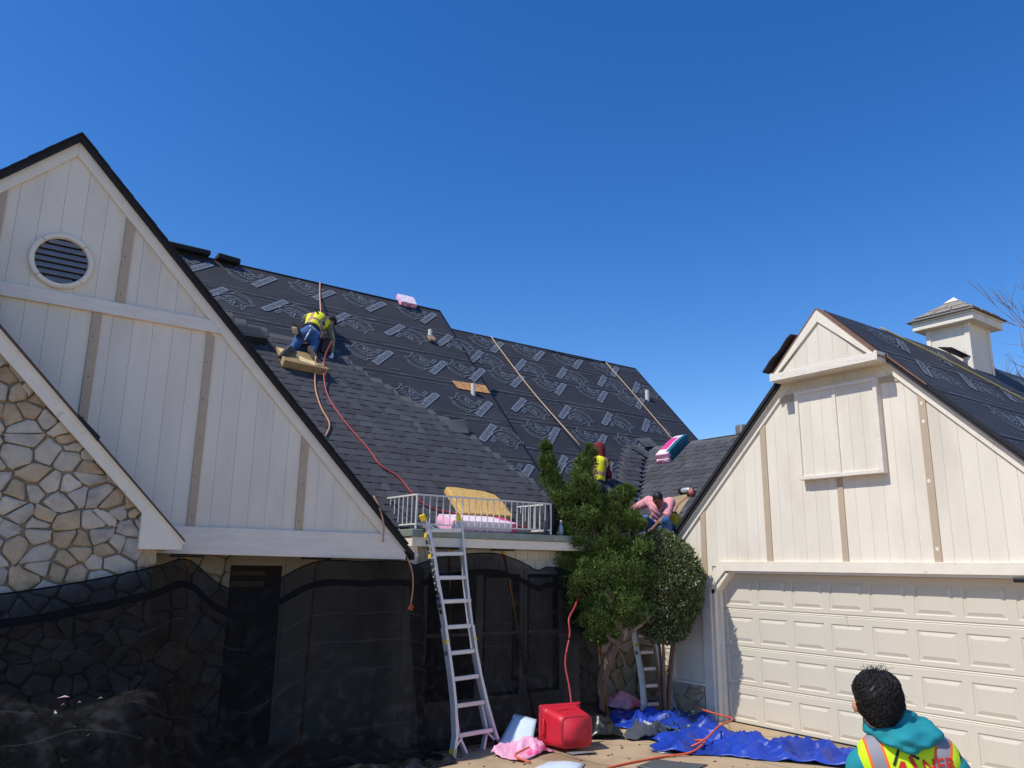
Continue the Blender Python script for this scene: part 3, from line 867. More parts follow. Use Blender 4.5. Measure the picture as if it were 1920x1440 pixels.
mb = MB(); mb.prism([(-2.2, 14.001, 7.48), (8.1, 14.001, 7.48), (8.1, 18.5, 2.7), (-2.2, 18.5, 2.7)], (0, 0, -.15)); mb.prism([(8.11, 14.001, 7.14), (13.95, 14.001, 7.14), (13.95, 18.3, 2.6), (8.11, 18.3, 2.6)], (0, 0, -.15)); mb.build('rear_roof', M_FELT, H)
wing_roof = deck('wing_roof', WG, [(-12.2, 0), (-6.85, 0), (-9.02, 3.06), (-9.02, 3.14), (-12.2, 3.14)], .1)
wing_roof['label'] = 'short shingled roof joining the house to the garage'
mb = MB(); mb.prism([(11.871, 12.2, 4.58), (11.871, 6.3, 4.58), (14.4, 6.3, 2.45), (14.4, 12.2, 2.45)], (0, 0, -.1)); mb.build('rear_roof', M_FELT, H)
garage_roof = deck('garage_roof', GRF, [(XW - .09, 0), (23, 0), (23, 4.45), (XW - .09, 4.45)], .07)
garage_roof['label'] = 'garage roof slope towards the drive under printed black felt'
mb = MB(); mb.prism([(XW - .09, RY + .001, RZ - .004), (23, RY + .001, RZ - .004), (23, 9.0, 2.49), (XW - .09, 9.0, 2.49)], (0, .05, .05)); 
mb = MB(); mb.prism([(XW - .09, RY + .001, RZ - .01), (23, RY + .001, RZ - .01), (23, 9.02, RZ - 3.19), (XW - .09, 9.02, RZ - 3.19)], (0, -.05, -.05)); mb.build('garage_rear_roof', M_SHEDGE, H)
mb = MB(); mb.prism([(XW - .11, RY, RZ + .014), (XW - .11, GRT - .05, zg(GRT - .05) + .014), (XW - .11, GRT - .05, zg(GRT - .05) - .05), (XW - .11, RY, RZ - .05)], (.03, 0, 0)); mb.build('drip_edge', M_SHEDGE, H)
mb = MB(); mb.prism([(XW - .11, RY, RZ + .014), (XW - .11, 9.03, zg(9.03) + .014), (XW - .11, 9.03, zg(9.03) - .05), (XW - .11, RY, RZ - .05)], (.03, 0, 0)); mb.build('drip_edge', M_SHEDGE, H)
# raw deck edge seen where the felt stops short of the rake, and a loose flap of felt
mb = MB(); mb.prism([(XW - .125, 5.02, zg(5.02) + .008), (XW - .125, 4.57, zg(4.57) + .008), (XW - .125, 4.57, zg(4.57) - .012), (XW - .125, 5.02, zg(5.02) - .012)], (.05, 0, 0)); mb.build('deck_edge', M_COPPER, H)
P = [[(9.25 + .45 * t, 6.24 + .50 * s, 5.30 - .46 * s + .07 + .015 * math.sin(11 * s + 3 * t) + .02 * s) for t in np.linspace(0, 1, 5)] for s in np.linspace(0, 1, 9)]
mb = MB(); mb.grid(P); o = mb.build('felt_flap', M_FELT, H, smooth=True); sm = o.modifiers.new('s', 'SOLIDIFY'); sm.thickness = .018

def felt_rows(S, roof, u0, u1, cuts, seed):
    """felt sheets laid across the slope, each lapping over the one below"""
    r = random.Random(seed)
    for k in range(len(cuts) - 1):
        b0, b1 = cuts[k], cuts[k + 1] + .09
        N = int((u1 - u0) / .3)
        P = []
        for t, b in enumerate((b0, b0 + (b1 - b0) * .33, b0 + (b1 - b0) * .7, b1 - .03, b1)):
            row = []
            for i in range(N + 1):
                a = u0 + (u1 - u0) * i / N
                h = .006 + .005 * t / 4 + .005 * mnoise.noise(Vector((a * 1.7, b * 2.6, seed)))
                row.append(S.p(a, b + (.008 * mnoise.noise(Vector((a * .9, k * 7, 1))) if t == 4 else 0), h))
            P.append(row)
        mb = MB(); mb.grid(P)
        o = mb.build('felt_sheet', M_FELT, roof, smooth=True)
        # printed lap lines: broken thin strokes along both edges of the sheet
        mb = MB()
        for b in (b1 - .05, b1 - .17, b0 + .17, b0 + .05 if k else b0 + .28):
            a = u0 + r.uniform(0, .3)
            while a < u1 - .1:
                L = r.choice((.05, .2, .45, .7)) * r.uniform(.5, 1.3)
                if r.random() < .8:
                    e = min(a + L, u1 - .02); w = r.uniform(.006, .016); dj = r.uniform(-.012, .012)
                    hh = .0185
                    mb.quad(S.p(a, b + dj, hh), S.p(e, b + dj, hh), S.p(e, b + dj + w, hh), S.p(a, b + dj + w, hh))
                a += L + r.uniform(.02, .25)
        for _ in range(int((u1 - u0) * 5)):            # cap nails and scuffs
            a = r.uniform(u0, u1 - .05); b = r.uniform(b0 + .05, b1 - .1); w = r.uniform(.008, .016)
            mb.quad(S.p(a, b, .0185), S.p(a + w * r.uniform(1, 3), b, .0185), S.p(a + w * 2, b + w * .6, .0185), S.p(a, b + w * .6, .0185))
        mb.build('lap_line', M_LAP, roof, kind='stuff')

def logos(S, roof, rows):
    for b, flip, aa in rows:
        for a in aa:
            ang = (math.pi if flip else 0) + random.uniform(-.03, .03)
            cb = b + (-.03 if not flip else .03)
            link('roof_print', PRINT, roof, S.p(a, cb, .0205), S.rot(ang))

felt_rows(RL, main_roof, 0.4, 8.07, [0, .98, 1.85, 2.78, 3.88, 4.80, 5.70, SE - .1], 3)
logos(RL, main_roof, [(.36, 0, (2.85, 4.01, 5.17, 6.27, 7.47)), (1.36, 1, (3.36, 4.42, 5.62, 6.78, 7.9)), (2.30, 0, (5.83, 6.98, 7.86)), (3.46, 0, (5.9, 6.36, 7.5)[1:]), (4.36, 1, (6.5, 7.62)), (5.22, 0, (7.55,))])
felt_rows(RR, right_roof, 8.14, 13.93, [0, .62, 1.30, 2.16, 3.05, 3.95, 4.85, 5.6, 6.2], 4)
logos(RR, right_roof, [(.31, 0, (9.25, 10.41, 11.58, 12.78)), (1.08, 1, (8.80, 9.95, 11.12, 12.34, 13.45)), (1.62, 0, (9.16, 10.32, 11.54, 12.72)), (2.70, 1, (9.11, 10.28, 11.45, 12.62)), (3.40, 0, (9.14, 10.38, 11.5)), (4.46, 1, (9.2, 10.34)), (5.3, 0, (9.0, 10.1))])
felt_rows(GRF, garage_roof, XW - .08, 20.5, [0, .95, 1.85, 2.75, 3.65, 4.4], 6)
logos(GRF, garage_roof, [(.42, 0, (10.6, 11.8, 14.6, 15.8, 17, 18.2)), (1.35, 1, (10.4, 11.6, 12.8, 14.0, 15.2, 16.4, 17.6)), (2.3, 0, (10.9, 12.1, 13.3, 14.5, 15.7)), (3.2, 1, (10.6, 11.8, 13.0, 14.2))])
# dark metal edges on the ridge and rakes
mb = MB(); mb.tube([RL.p(2.2, -.01, .012), RL.p(8.1, -.01, .012)], .018, 6); mb.build('ridge_edge', M_SHEDGE, H)
mb = MB(); mb.prism([RL.p(8.07, -.02, .014), RL.p(8.115, -.02, .014), RL.p(8.115, SE, .014), RL.p(8.07, SE, .014)], RL.n * -.34); mb.build('drip_edge', M_LAMP, H)
mb = MB(); mb.prism([RR.p(13.93, -.02, .012), RR.p(13.97, -.02, .012), RR.p(13.97, 5, .012), RR.p(13.93, 5, .012)], RR.n * -.1); mb.build('drip_edge', M_LAMP, H)
mb = MB(); mb.tube([RR.p(8.12, -.005, .008), RR.p(13.95, -.005, .008)], .014, 6); mb.build('ridge_edge', M_SHEDGE, H)
# torn window in the felt showing the wood deck
mb = MB(); mb.prism([RL.p(7.30, 2.775, .024), RL.p(8.06, 2.745, .024), RL.p(8.06, 3.005, .024), RL.p(7.46, 3.015, .024), RL.p(7.34, 3.0, .024)], RL.n * -.004); osbp = mb.build('deck_patch', M_OSB, H); osbp['label'] = 'bare wood deck showing through the felt round a pipe'
mb = MB()
for a in (7.48, 7.86): mb.quad(RL.p(a, 2.77, .026), RL.p(a + .008, 2.77, .026), RL.p(a + .05, 3.0, .026), RL.p(a + .042, 3.0, .026))
mb.build('chalk_line', M_LAMP, osbp)

# ---- laminated shingles, each one an object; five shapes shared
def shingle_mesh(seed, L=1.0):
    r = random.Random(seed)
    mb = MB()
    E = .143
    hd = .30
    tone = lambda: r.choice((.80, .88, .95, 1.0, 1.05, 1.15)) * r.uniform(.95, 1.05)
    hl = (1.45, 1.42, 1.30)
    # under layer with the exposed lower strip, x 0..L, y = distance up the slope
    def slab(x0, x1, y0, y1, t, h0, h1, c):
        # h0 height of the top face at y0, h1 at y1
        mb.add([(x0, y0, h0), (x1, y0, h0), (x1, y1, h1), (x0, y1, h1), (x0, y0, h0 - t), (x1, y0, h0 - t)], [(0, 1, 2, 3), (4, 5, 1, 0)], 0, c)
    slab(0, L, 0, E + .02, .012, .017, .0105, tone())
    slab(0, L, E + .02, hd, .002, .0105, .003, hl)
    x = r.uniform(0, .05)
    while x < L - .05:
        w = r.uniform(.10, .27); e = min(x + w, L)
        c = tone()
        tp = min(.012, (e - x) * .1)
        h0, h1 = .0215, .0155
        v = [(x, 0, h0), (e, 0, h0), (e - tp, E + .02, h1), (x + tp, E + .02, h1), (x, 0, .008), (e, 0, .008), (e - tp, E + .02, .009), (x + tp, E + .02, .009)]
        mb.add(v, [(0, 1, 2, 3), (4, 5, 1, 0), (5, 6, 2, 1), (7, 4, 0, 3), (6, 7, 3, 2)], 0, c)
        x = e + r.uniform(.05, .16)
    return mb.mesh('shingle', M_SHINGLE)
SH = [shingle_mesh(s) for s in range(6)]
SHHALF = [shingle_mesh(s, .48) for s in range(20, 23)]

def course(S, roof, b, a0, a1, k, rnd, from_right=False):
    """one course of shingles with its lower edge at slope distance b, between a0 and a1"""
    M = S.rot()
    off = (k % 6) * .165
    def put(me, a, h=0.0195):
        tilt = Matrix.Rotation(rnd.uniform(-.002, .002), 3, 'Z')
        o = link('shingle', me, roof, S.p(a, b, h), M @ tilt)
    if not from_right:
        a = a1
        while a > a0:
            put(rnd.choice(SH), a - 1.0); a -= 1.002
    else:
        a = a0
        while a < a1:
            if a + 1 > a1 + .35: put(rnd.choice(SHHALF), a); a += .482
            else: put(rnd.choice(SH), a); a += 1.002

rs = random.Random(77)
edge_pts = [(2.35, 4.05), (2.5, 4.95), (2.7, 5.12), (3.28, 5.55), (3.86, 6.16), (4.30, 6.80), (4.71, 7.10), (5.27, 7.46), (5.6, 7.72), (6.0, 7.9), (6.75, 8.06)]
def edge_at(b):
    for (b0, a0), (b1, a1) in zip(edge_pts[:-1], edge_pts[1:]):
        if b0 <= b <= b1: return a0 + (a1 - a0) * (b - b0) / (b1 - b0)
    return edge_pts[0][1] if b < edge_pts[0][0] else edge_pts[-1][1]
for k in range(31):
    b = SE - .01 - k * .143
    z = 7.491 - b / math.hypot(1, m_) * m_
    xv = 4.774 - (z - 2.309) / 1.013          # valley with the left gable
    if b < 2.45: a1 = 3.95
    else: a1 = edge_at(b) + rs.uniform(-.05, .05)
    course(RL, main_roof, b, max(xv, .9) - .1, a1, k, rs)
for k in range(31, 33):
    course(RL, main_roof, SE - .01 - k * .143, 2.5, 3.62 - .2 * (k - 31), k, rs)
# a bent shingle standing up at the stepped edge
P = [[RL.p(6.62 + .36 * s, 4.42 - .28 * t, .03 + .10 * t * t * s + .03 * s) for s in np.linspace(0, 1, 6)] for t in np.linspace(0, 1, 5)]
mb = MB(); mb.grid(P, col=1.3); o = mb.build('shingle', M_SHINGLE, main_roof); sm = o.modifiers.new('s', 'SOLIDIFY'); sm.thickness = .006

# wing roof: courses along Y (u runs to -Y, so a = -y)
for k in range(21):
    b = 3.11 - k * .143
    z = 4.585 - b * .84 / math.hypot(1, .84)
    yv = 10.22 + (z - 3.14) / 1.06            # valley side
    yg = RY + RZ - z                          # garage roof side
    course(WG, wing_roof, b, -yv, -(yg + .02), k, rs, from_right=True)
mb = MB()
for i in range(9):                            # ridge caps near the garage end
    y = 10.1 - i * .16
    mb.prism([(11.87 - .15, y, 4.585 - .126 + .03), (11.87, y, 4.585 + .035), (11.87 + .15, y, 4.46 + .03), (11.87 + .15, y - .3, 4.46 + .02), (11.87, y - .3, 4.585 + .022), (11.87 - .15, y - .3, 4.585 - .126 + .018)][:3] + [(11.87 + .15, y, 4.44), (11.87, y, 4.57), (11.87 - .15, y, 4.44)], (0, -.3, 0))
mb.build('ridge_cap', M_SHEDGE, H)
# woven strip of shingles on the main roof beside the valley
for k in range(18):
    b = 6.22 - k * .143
    z = 7.148 - b / math.hypot(1, m_) * m_
    xv = 10.15 + (z - 3.14) / .84
    link('shingle', rs.choice(SHHALF), right_roof, RR.p(xv - .46 - rs.uniform(0, .09), b, .0195), RR.rot())
for (a, b, an) in ((11.25, 3.62, -.75), (11.75, 3.52, .2)):
    link('shingle', SHHALF[0], right_roof, RR.p(a, b, .04), RR.rot(an))

# ---- roof furniture
def pipe(p, h, r=.04):
    mb = MB(); mb.tube([p, (p[0], p[1], p[2] + h)], r, 10); o = mb.build('vent_pipe', M_PVC, H, smooth=False)
    mb = MB(); mb.tube([(p[0], p[1], p[2] + h - .01), (p[0], p[1], p[2] + h + .004)], r * .8, 10); mb.build('pipe_bore', M_DARK, o)
    return o
pp = pipe((7.38, 13.108, 6.5), .235)
mb = MB(); mb.obox((7.37, 13.02, 6.53), (.07, 0, 0), (0, -.06, -.06), (0, -.015, .015)); mb.build('pipe_flashing', mat('old_sealant', srgb(150, 128, 108), .9, var=.4, vscale=30), pp)
pipe((7.64, 11.87, 5.2), .24, .042)
pipe((13.33, 13.0, 6.05), .28, .05)
# box vent let into the shingles beside the gable
def vbox():
    mb = MB()
    c = lambda a, b, h: RL.p(a, b, h)
    mb.add([c(3.30, 2.22, .02), c(3.84, 2.18, .02), c(3.84, 2.70, .02), c(3.30, 2.74, .02), c(3.30, 2.24, .05), c(3.82, 2.20, .05), c(3.82, 2.70, .17), c(3.30, 2.74, .17)],
           [(4, 5, 6, 7), (0, 1, 5, 4), (1, 2, 6, 5), (2, 3, 7, 6), (3, 0, 4, 7)])
    o = mb.build('roof_vent', mat('vent_black', (0.02, 0.021, 0.022, 1), .6), H); o['label'] = 'black slotted box vent on the roof beside the left gable'
    for i in range(9):
        for j in range(11):
            mb = MB(); a = 3.34 + j * .042; b = 2.30 + i * .042
            h = .055 + (b - 2.24) / .48 * .12
            mb.obox(c(a, b, h + .004), RL.u * .014, RL.d * .008, RL.n * .006); mb.build('vent_slat', mat('vent_slat', srgb(62, 64, 66), .55), o)
vbox()
mb = MB(); mb.obox(RL.p(2.7, -.03, .07), RL.u * .55, (0, .12, 0), (0, 0, .045)); o1 = single('shingle_bundle', mb, M_SHEDGE, 'dark flat shingle stack on the ridge behind the gable', 'shingle bundle', 'dark bundles on the ridge', (2.7, 14, 7.49)); bevel(o1, .015)
mb = MB(); mb.obox(RL.p(3.58, -.02, .05), (.2, 0, -.012), (0, .14, 0), (0, 0, .05)); o2 = single('shingle_bundle', mb, [M_SHEDGE], 'short dark block on the ridge next to the flat stack', 'shingle bundle', 'dark bundles on the ridge', (3.58, 14, 7.49)); bevel(o2, .015)
# capped flue beyond the wing ridge
mb = MB(); mb.tube([(12.1, 9.33, 4.3), (12.1, 9.33, 4.66)], .07, 14); fl = mb.build('flue', M_PVC, H, smooth=False)
mb = MB(); mb.tube([(12.1, 9.33, 4.66), (12.1, 9.33, 4.665), (12.1, 9.33, 4.82), (12.1, 9.33, 4.83)], [.08, .12, .125, .10], 14); mb.build('flue_cap', mat('galvanised', srgb(170, 168, 160), .45, metal=.6, var=.1, vscale=12), fl)
for k in range(10):
    a = 2 * math.pi * k / 10
    mb = MB(); mb.obox((12.1 + .127 * math.cos(a), 9.33 + .127 * math.sin(a), 4.74), (.008, 0, 0), (0, .008, 0), (0, 0, .075)); mb.build('cap_rib', MATS['galvanised'], fl)

# ---- cupola on the garage ridge
CX0, CX1, CYL, CYR = 13.0, 13.72, 6.17, 5.51
mb = MB(); mb.box((CX0, CYR, 5.0), (CX1, CYL, 6.12)); cup = mb.build('cupola', M_SIDING, H); cup['label'] = 'white square cupola with hipped shingle cap on the garage ridge'
for y in (CYR - .008, CYL - .06):
    mb = MB(); mb.box((CX0 - .018, y, 5.05), (CX0 - .001, y + .068, 6.1)); mb.build('corner_board', M_TRIM, cup)
mb = MB(); mb.box((CX0 - .017, CYR - .018, 5.05), (CX0 + .055, CYR - .001, 6.1)); mb.build('corner_board', M_TRIM, cup)
mb = MB(); mb.box((CX1 - .06, CYR - .018, 5.05), (CX1 + .01, CYR - .001, 6.1)); mb.build('corner_board', M_TRIM, cup)
cc = ((CX0 + CX1) / 2 + .02, RY)
mb = MB(); mb.box((cc[0] - .53, cc[1] - .485, 6.10), (cc[0] + .53, cc[1] + .485, 6.22)); bevel(mb.build('cupola_fascia', M_TRIM, cup), .006)
mb = MB(); mb.box((cc[0] - .545, cc[1] - .5, 6.222), (cc[0] + .545, cc[1] + .5, 6.25)); mb.build('cupola_drip', M_TRIM, cup)
def hip(z0, hx, hy, z1, k): return [(cc[0] - hx, cc[1] - hy, z0), (cc[0] + hx, cc[1] - hy, z0), (cc[0] + hx, cc[1] + hy, z0), (cc[0] - hx, cc[1] + hy, z0), (cc[0], cc[1], z1)]
M_CUPSH = mat('grey_cupola_shingle', srgb(176, 166, 152), .9, var=.15, vscale=30, bump=.4, bscale=60)
mb = MB(); mb.add(hip(6.252, .60, .555, 6.60, 0), [(0, 1, 4), (1, 2, 4), (2, 3, 4), (3, 0, 4), (3, 2, 1, 0)]); mb.build('cupola_roof', mat('cupola_edge', srgb(112, 106, 102), .9), cup)
for k in range(5):
    t0 = .16 + k * .15; t1 = t0 + .19
    for side in range(4):
        q = hip(6.252, .60, .555, 6.60, 0)
        a = Vector(q[side]); b = Vector(q[(side + 1) % 4]); ap = Vector(q[4]) + Vector((0, 0, .03 if k > 1 else .01))
        lo0 = a.lerp(ap, t0); lo1 = b.lerp(ap, t0); hi0 = a.lerp(ap, min(t1, .97)); hi1 = b.lerp(ap, min(t1, .97))
        nrm = (lo1 - lo0).cross(hi0 - lo0).normalized()
        if nrm.z < 0: nrm = -nrm
        ns = max(1, 3 - k // 2)
        for i in range(ns):
            f0, f1 = i / ns + .012, (i + 1) / ns - .012
            mb = MB(); mb.prism([lo0.lerp(lo1, f0) + nrm * .03, lo0.lerp(lo1, f1) + nrm * .03, hi0.lerp(hi1, f1) + nrm * .012, hi0.lerp(hi1, f0) + nrm * .012], nrm * -.018)
            mb.build('shingle', M_CUPSH, cup)
mb = MB(); q = [(cc[0] - .13, cc[1] - .12, 6.59), (cc[0] + .13, cc[1] - .12, 6.59), (cc[0] + .13, cc[1] + .12, 6.59), (cc[0] - .13, cc[1] + .12, 6.59), (cc[0], cc[1], 6.70)]
mb.add(q, [(0, 1, 4), (1, 2, 4), (2, 3, 4), (3, 0, 4), (3, 2, 1, 0)]); mb.build('cupola_peak', M_TRIM, cup)
mb = MB(); mb.prism([GRF.p(12.55, .02, .03), GRF.p(13.2, .34, .05), GRF.p(13.02, .36, .14), GRF.p(12.75, .10, .12)], (0, 0, .012)); mb.build('felt_flap', M_FELT, cup)
mb = MB(); mb.prism([(13.0 - .012, 5.62, 5.66), (13.0 - .012, 5.52, 5.50), (13.0 - .012, 5.52, 5.68), (13 - .012, 5.60, 5.74)], (-.004, 0, 0)); mb.build('bare_patch', M_OLDTRIM, cup)

# ---- white railing on the deck edge
rl = MB(); rl.box((4.87, 8.92, 2.602), (4.9, 8.94, 2.604))
RYF = 8.93
railing = rl.build('railing', M_WHITEMETAL, H); railing['label'] = 'low white metal railing with thin bars above the porch bay'
rt, rb = 3.04, 2.665
def rbar(nm, a, b, w=.016): 
    mb = MB(); mb.bar(a, b, w, w); mb.build(nm, M_WHITEMETAL, railing)
RX0, RX1 = 4.93, 7.13
rbar('top_rail', (RX0, RYF, rt), (RX1, RYF, rt), .022); rbar('bottom_rail', (RX0, RYF, rb), (RX1, RYF, rb), .018)
N = 22
for i in range(N + 1):
    x = RX0 + (RX1 - RX0) * i / N
    w = .02 if i in (0, N) else .011
    rbar('baluster', (x, RYF, rb - (.06 if i in (0, 11, N) else 0)), (x + random.uniform(-.004, .004), RYF, rt), w)
for X in (RX0, RX1):
    yt = 9.78; ybm = 9.38
    rbar('top_rail', (X, RYF, rt), (X, yt, rt), .02); rbar('bottom_rail', (X, RYF, rb), (X, ybm, rb), .018); rbar('end_bar', (X, ybm, rb - .05), (X, yt, rt), .018)
    for i in range(1, 7):
        y = RYF + (yt - RYF) * i / 7
        zb = rb if y < ybm else rb + (rt - rb) * (y - ybm) / (yt - ybm)
        rbar('baluster', (X, y, zb), (X, y, rt), .011)
# wall lamp at the right edge of the door
mb = MB(); mb.tube([(9.50, 3.88, 2.085), (9.50, 3.2, 2.085)], .028, 10); o = mb.build('wall_lamp', M_LAMP, H)
mb = MB(); mb.box((9.50, 3.4, 2.06), (9.56, 3.5, 2.11)); mb.build('lamp_bracket', M_LAMP, o)
# ------------------------------------------------------------------ debris net
def net_material():
    m = bpy.data.materials.new('debris_net'); m.use_nodes = True
    nt = m.node_tree; b = nt.nodes['Principled BSDF']; out = nt.nodes['Material Output']
    b.inputs['Base Color'].default_value = (.022, .023, .025, 1); b.inputs['Roughness'].default_value = .7; b.inputs['Specular IOR Level'].default_value = .15
    uv = nt.nodes.new('ShaderNodeUVMap'); sep = nt.nodes.new('ShaderNodeSeparateXYZ'); nt.links.new(uv.outputs[0], sep.inputs[0])
    def math_(op, a, bb, c=None):
        n = nt.nodes.new('ShaderNodeMath'); n.operation = op
        for i, x in enumerate((a, bb, c)):
            if x is None: continue
            if isinstance(x, (int, float)): n.inputs[i].default_value = x
            else: nt.links.new(x, n.inputs[i])
        return n.outputs[0]
    v = sep.outputs[1]
    wob = nt.nodes.new('ShaderNodeTexNoise'); wob.inputs['Scale'].default_value = 3.0; nt.links.new(uv.outputs[0], wob.inputs['Vector'])
    v2 = math_('ADD', v, math_('MULTIPLY', wob.outputs['Fac'], .03))
    hem = math_('MULTIPLY', math_('GREATER_THAN', v2, .235), math_('LESS_THAN', v2, .31))
    hem = math_('MAXIMUM', hem, math_('LESS_THAN', v, .016))
    seam = math_('LESS_THAN', math_('FRACT', math_('MULTIPLY', v2, 3.3), 0), .022)
    brk = nt.nodes.new('ShaderNodeTexNoise'); brk.inputs['Scale'].default_value = 1.7; nt.links.new(uv.outputs[0], brk.inputs['Vector'])
    seam = math_('MULTIPLY', seam, math_('GREATER_THAN', brk.outputs['Fac'], .47))
    big = nt.nodes.new('ShaderNodeTexNoise'); big.inputs['Scale'].default_value = 1.2; big.inputs['Detail'].default_value = 6; nt.links.new(uv.outputs[0], big.inputs['Vector'])
    fine = nt.nodes.new('ShaderNodeTexNoise'); fine.inputs['Scale'].default_value = 160; nt.links.new(uv.outputs[0], fine.inputs['Vector'])
    fac = math_('ADD', .60, math_('MULTIPLY', big.outputs['Fac'], .26))
    fac = math_('ADD', fac, math_('MULTIPLY', fine.outputs['Fac'], .12))
    fac = math_('MAXIMUM', fac, hem); fac = math_('MAXIMUM', fac, math_('MULTIPLY', seam, .85))
    cm = nt.nodes.new('ShaderNodeMix'); cm.data_type = 'RGBA'
    cm.inputs[6].default_value = (.0028, .0029, .0037, 1); cm.inputs[7].default_value = (.12, .12, .115, 1)
    dust_light = nt.nodes.new('ShaderNodeTexNoise'); dust_light.inputs['Scale'].default_value = 7; dust_light.inputs['Detail'].default_value = 8; nt.links.new(uv.outputs[0], dust_light.inputs['Vector'])  # pale dust patches, also painting sunlit wrinkles into the net colour
    dm = nt.nodes.new('ShaderNodeMapRange'); dm.inputs[1].default_value = .5; dm.inputs[2].default_value = .8; dm.inputs[4].default_value = .3; nt.links.new(dust_light.outputs['Fac'], dm.inputs[0])
    low_light = nt.nodes.new('ShaderNodeMapRange'); low_light.inputs[1].default_value = .8; low_light.inputs[2].default_value = 1.7; low_light.inputs[3].default_value = .5; low_light.inputs[4].default_value = 1.35; nt.links.new(v, low_light.inputs[0])  # paler lower down: settled dust plus the sunlit heap painted into the colour
    nt.links.new(math_('MULTIPLY', math_('MAXIMUM', math_('MULTIPLY', seam, .35), math_('MULTIPLY', dm.outputs[0], low_light.outputs[0])), math_('SUBTRACT', 1.0, hem)), cm.inputs[0])
    nt.links.new(cm.outputs[2], b.inputs['Base Color'])
    bp = nt.nodes.new('ShaderNodeBump'); bp.inputs['Strength'].default_value = .4; bp.inputs['Distance'].default_value = .03
    bn = nt.nodes.new('ShaderNodeTexNoise'); bn.inputs['Scale'].default_value = 9; bn.inputs['Detail'].default_value = 6; nt.links.new(uv.outputs[0], bn.inputs['Vector'])
    nt.links.new(bn.outputs['Fac'], bp.inputs['Height']); nt.links.new(bp.outputs[0], b.inputs['Normal'])
    tr = nt.nodes.new('ShaderNodeBsdfTransparent'); mx = nt.nodes.new('ShaderNodeMixShader')
    nt.links.new(fac, mx.inputs[0]); nt.links.new(tr.outputs[0], mx.inputs[1]); nt.links.new(b.outputs[0], mx.inputs[2]); nt.links.new(mx.outputs[0], out.inputs[0])
    MATS['debris_net'] = m
    return m
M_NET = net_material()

def resample(pts, n):
    P = [Vector(p) for p in pts]
    d = [0]
    for a, b in zip(P[:-1], P[1:]): d.append(d[-1] + (b - a).length)
    out = []
    for k in range(n):
        t = d[-1] * k / (n - 1); i = 0
        while i < len(d) - 2 and d[i + 1] < t: i += 1
        f = (t - d[i]) / max(d[i + 1] - d[i], 1e-6)
        out.append(P[i].lerp(P[i + 1], f))
    return out

def net(name, cols, label, nu=150, nv=70, amp=.05, seed=0, loc=(0, 0, 0), group=None):
    """cols: profiles from the top edge down to the ground and out; spliced smoothly along the run"""
    C = [resample(c, nv) for c in cols]
    rows = []
    per = max(4, nu // (len(C) - 1))
    for j in range(nv):
        rows.append(catmull([c[j] for c in C], per))
    nu = len(rows[0])
    V = []; UV = []
    for j in range(nv):
        L = 0
        for i in range(nu):
            p = rows[j][i]
            if i: L += (p - rows[j][i - 1]).length
            dz = (rows[0][i] - p).length if j == 0 else None
            t = j / (nv - 1)
            q = Vector((p.x * .9 + p.z * .7, p.z * 1.1 - p.x * .35, seed))
            f = mnoise.noise(q) * 1.0 + .5 * mnoise.noise(q * 2.3) + .35 * abs(mnoise.noise(Vector((p.x * 2.6 - p.z * 1.4, p.z * 3.0 + p.y * 3, seed + 3))))
            g = mnoise.noise(Vector((p.x * 5 + p.z * 2, p.y * 6, p.z * 6 + seed)))
            k = min(1, t * 4)
            low = max(0, 1 - p.z / .35)
            out = Vector((0, -1, .15)) * (amp * f * k + amp * .35 * g * k)
            if low > 0:
                out += Vector((0, 0, 1)) * (abs(mnoise.noise(Vector((p.x * 4, p.y * 7, seed + 9)))) * .11 + abs(g) * .05) * low * (1 if t < .985 else .3)
            w = p + out
            w.z = max(w.z, .012)
            V.append(w); UV.append((L, sum((rows[k2][i] - rows[k2 - 1][i]).length for k2 in range(1, j + 1))) if False else (L, t))
    # true distance from the top edge for the hem and seams
    arr = np.array([tuple(v) for v in V]).reshape(nv, nu, 3)
    dist = np.concatenate([np.zeros((1, nu)), np.cumsum(np.linalg.norm(np.diff(np.array([[tuple(rows[j][i]) for i in range(nu)] for j in range(nv)]), axis=0), axis=2), axis=0)])
    F = [(j * nu + i, j * nu + i + 1, (j + 1) * nu + i + 1, (j + 1) * nu + i) for j in range(nv - 1) for i in range(nu - 1)]
    me = bpy.data.meshes.new(name)
    me.from_pydata([v - Vector(loc) for v in V], [], F)
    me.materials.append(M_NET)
    ul = me.uv_layers.new(name='UVMap')
    li = np.zeros(len(me.loops), np.int32); me.loops.foreach_get('vertex_index', li)
    UVa = np.stack([np.array(UV)[:, 0], dist.ravel()], 1).astype(np.float32)
    ul.data.foreach_set('uv', UVa[li].ravel())
    me.polygons.foreach_set('use_smooth', [True] * len(me.polygons))
    o = bpy.data.objects.new(name, me); COL.objects.link(o); o.location = loc
    return tag(o, label, 'net', group)

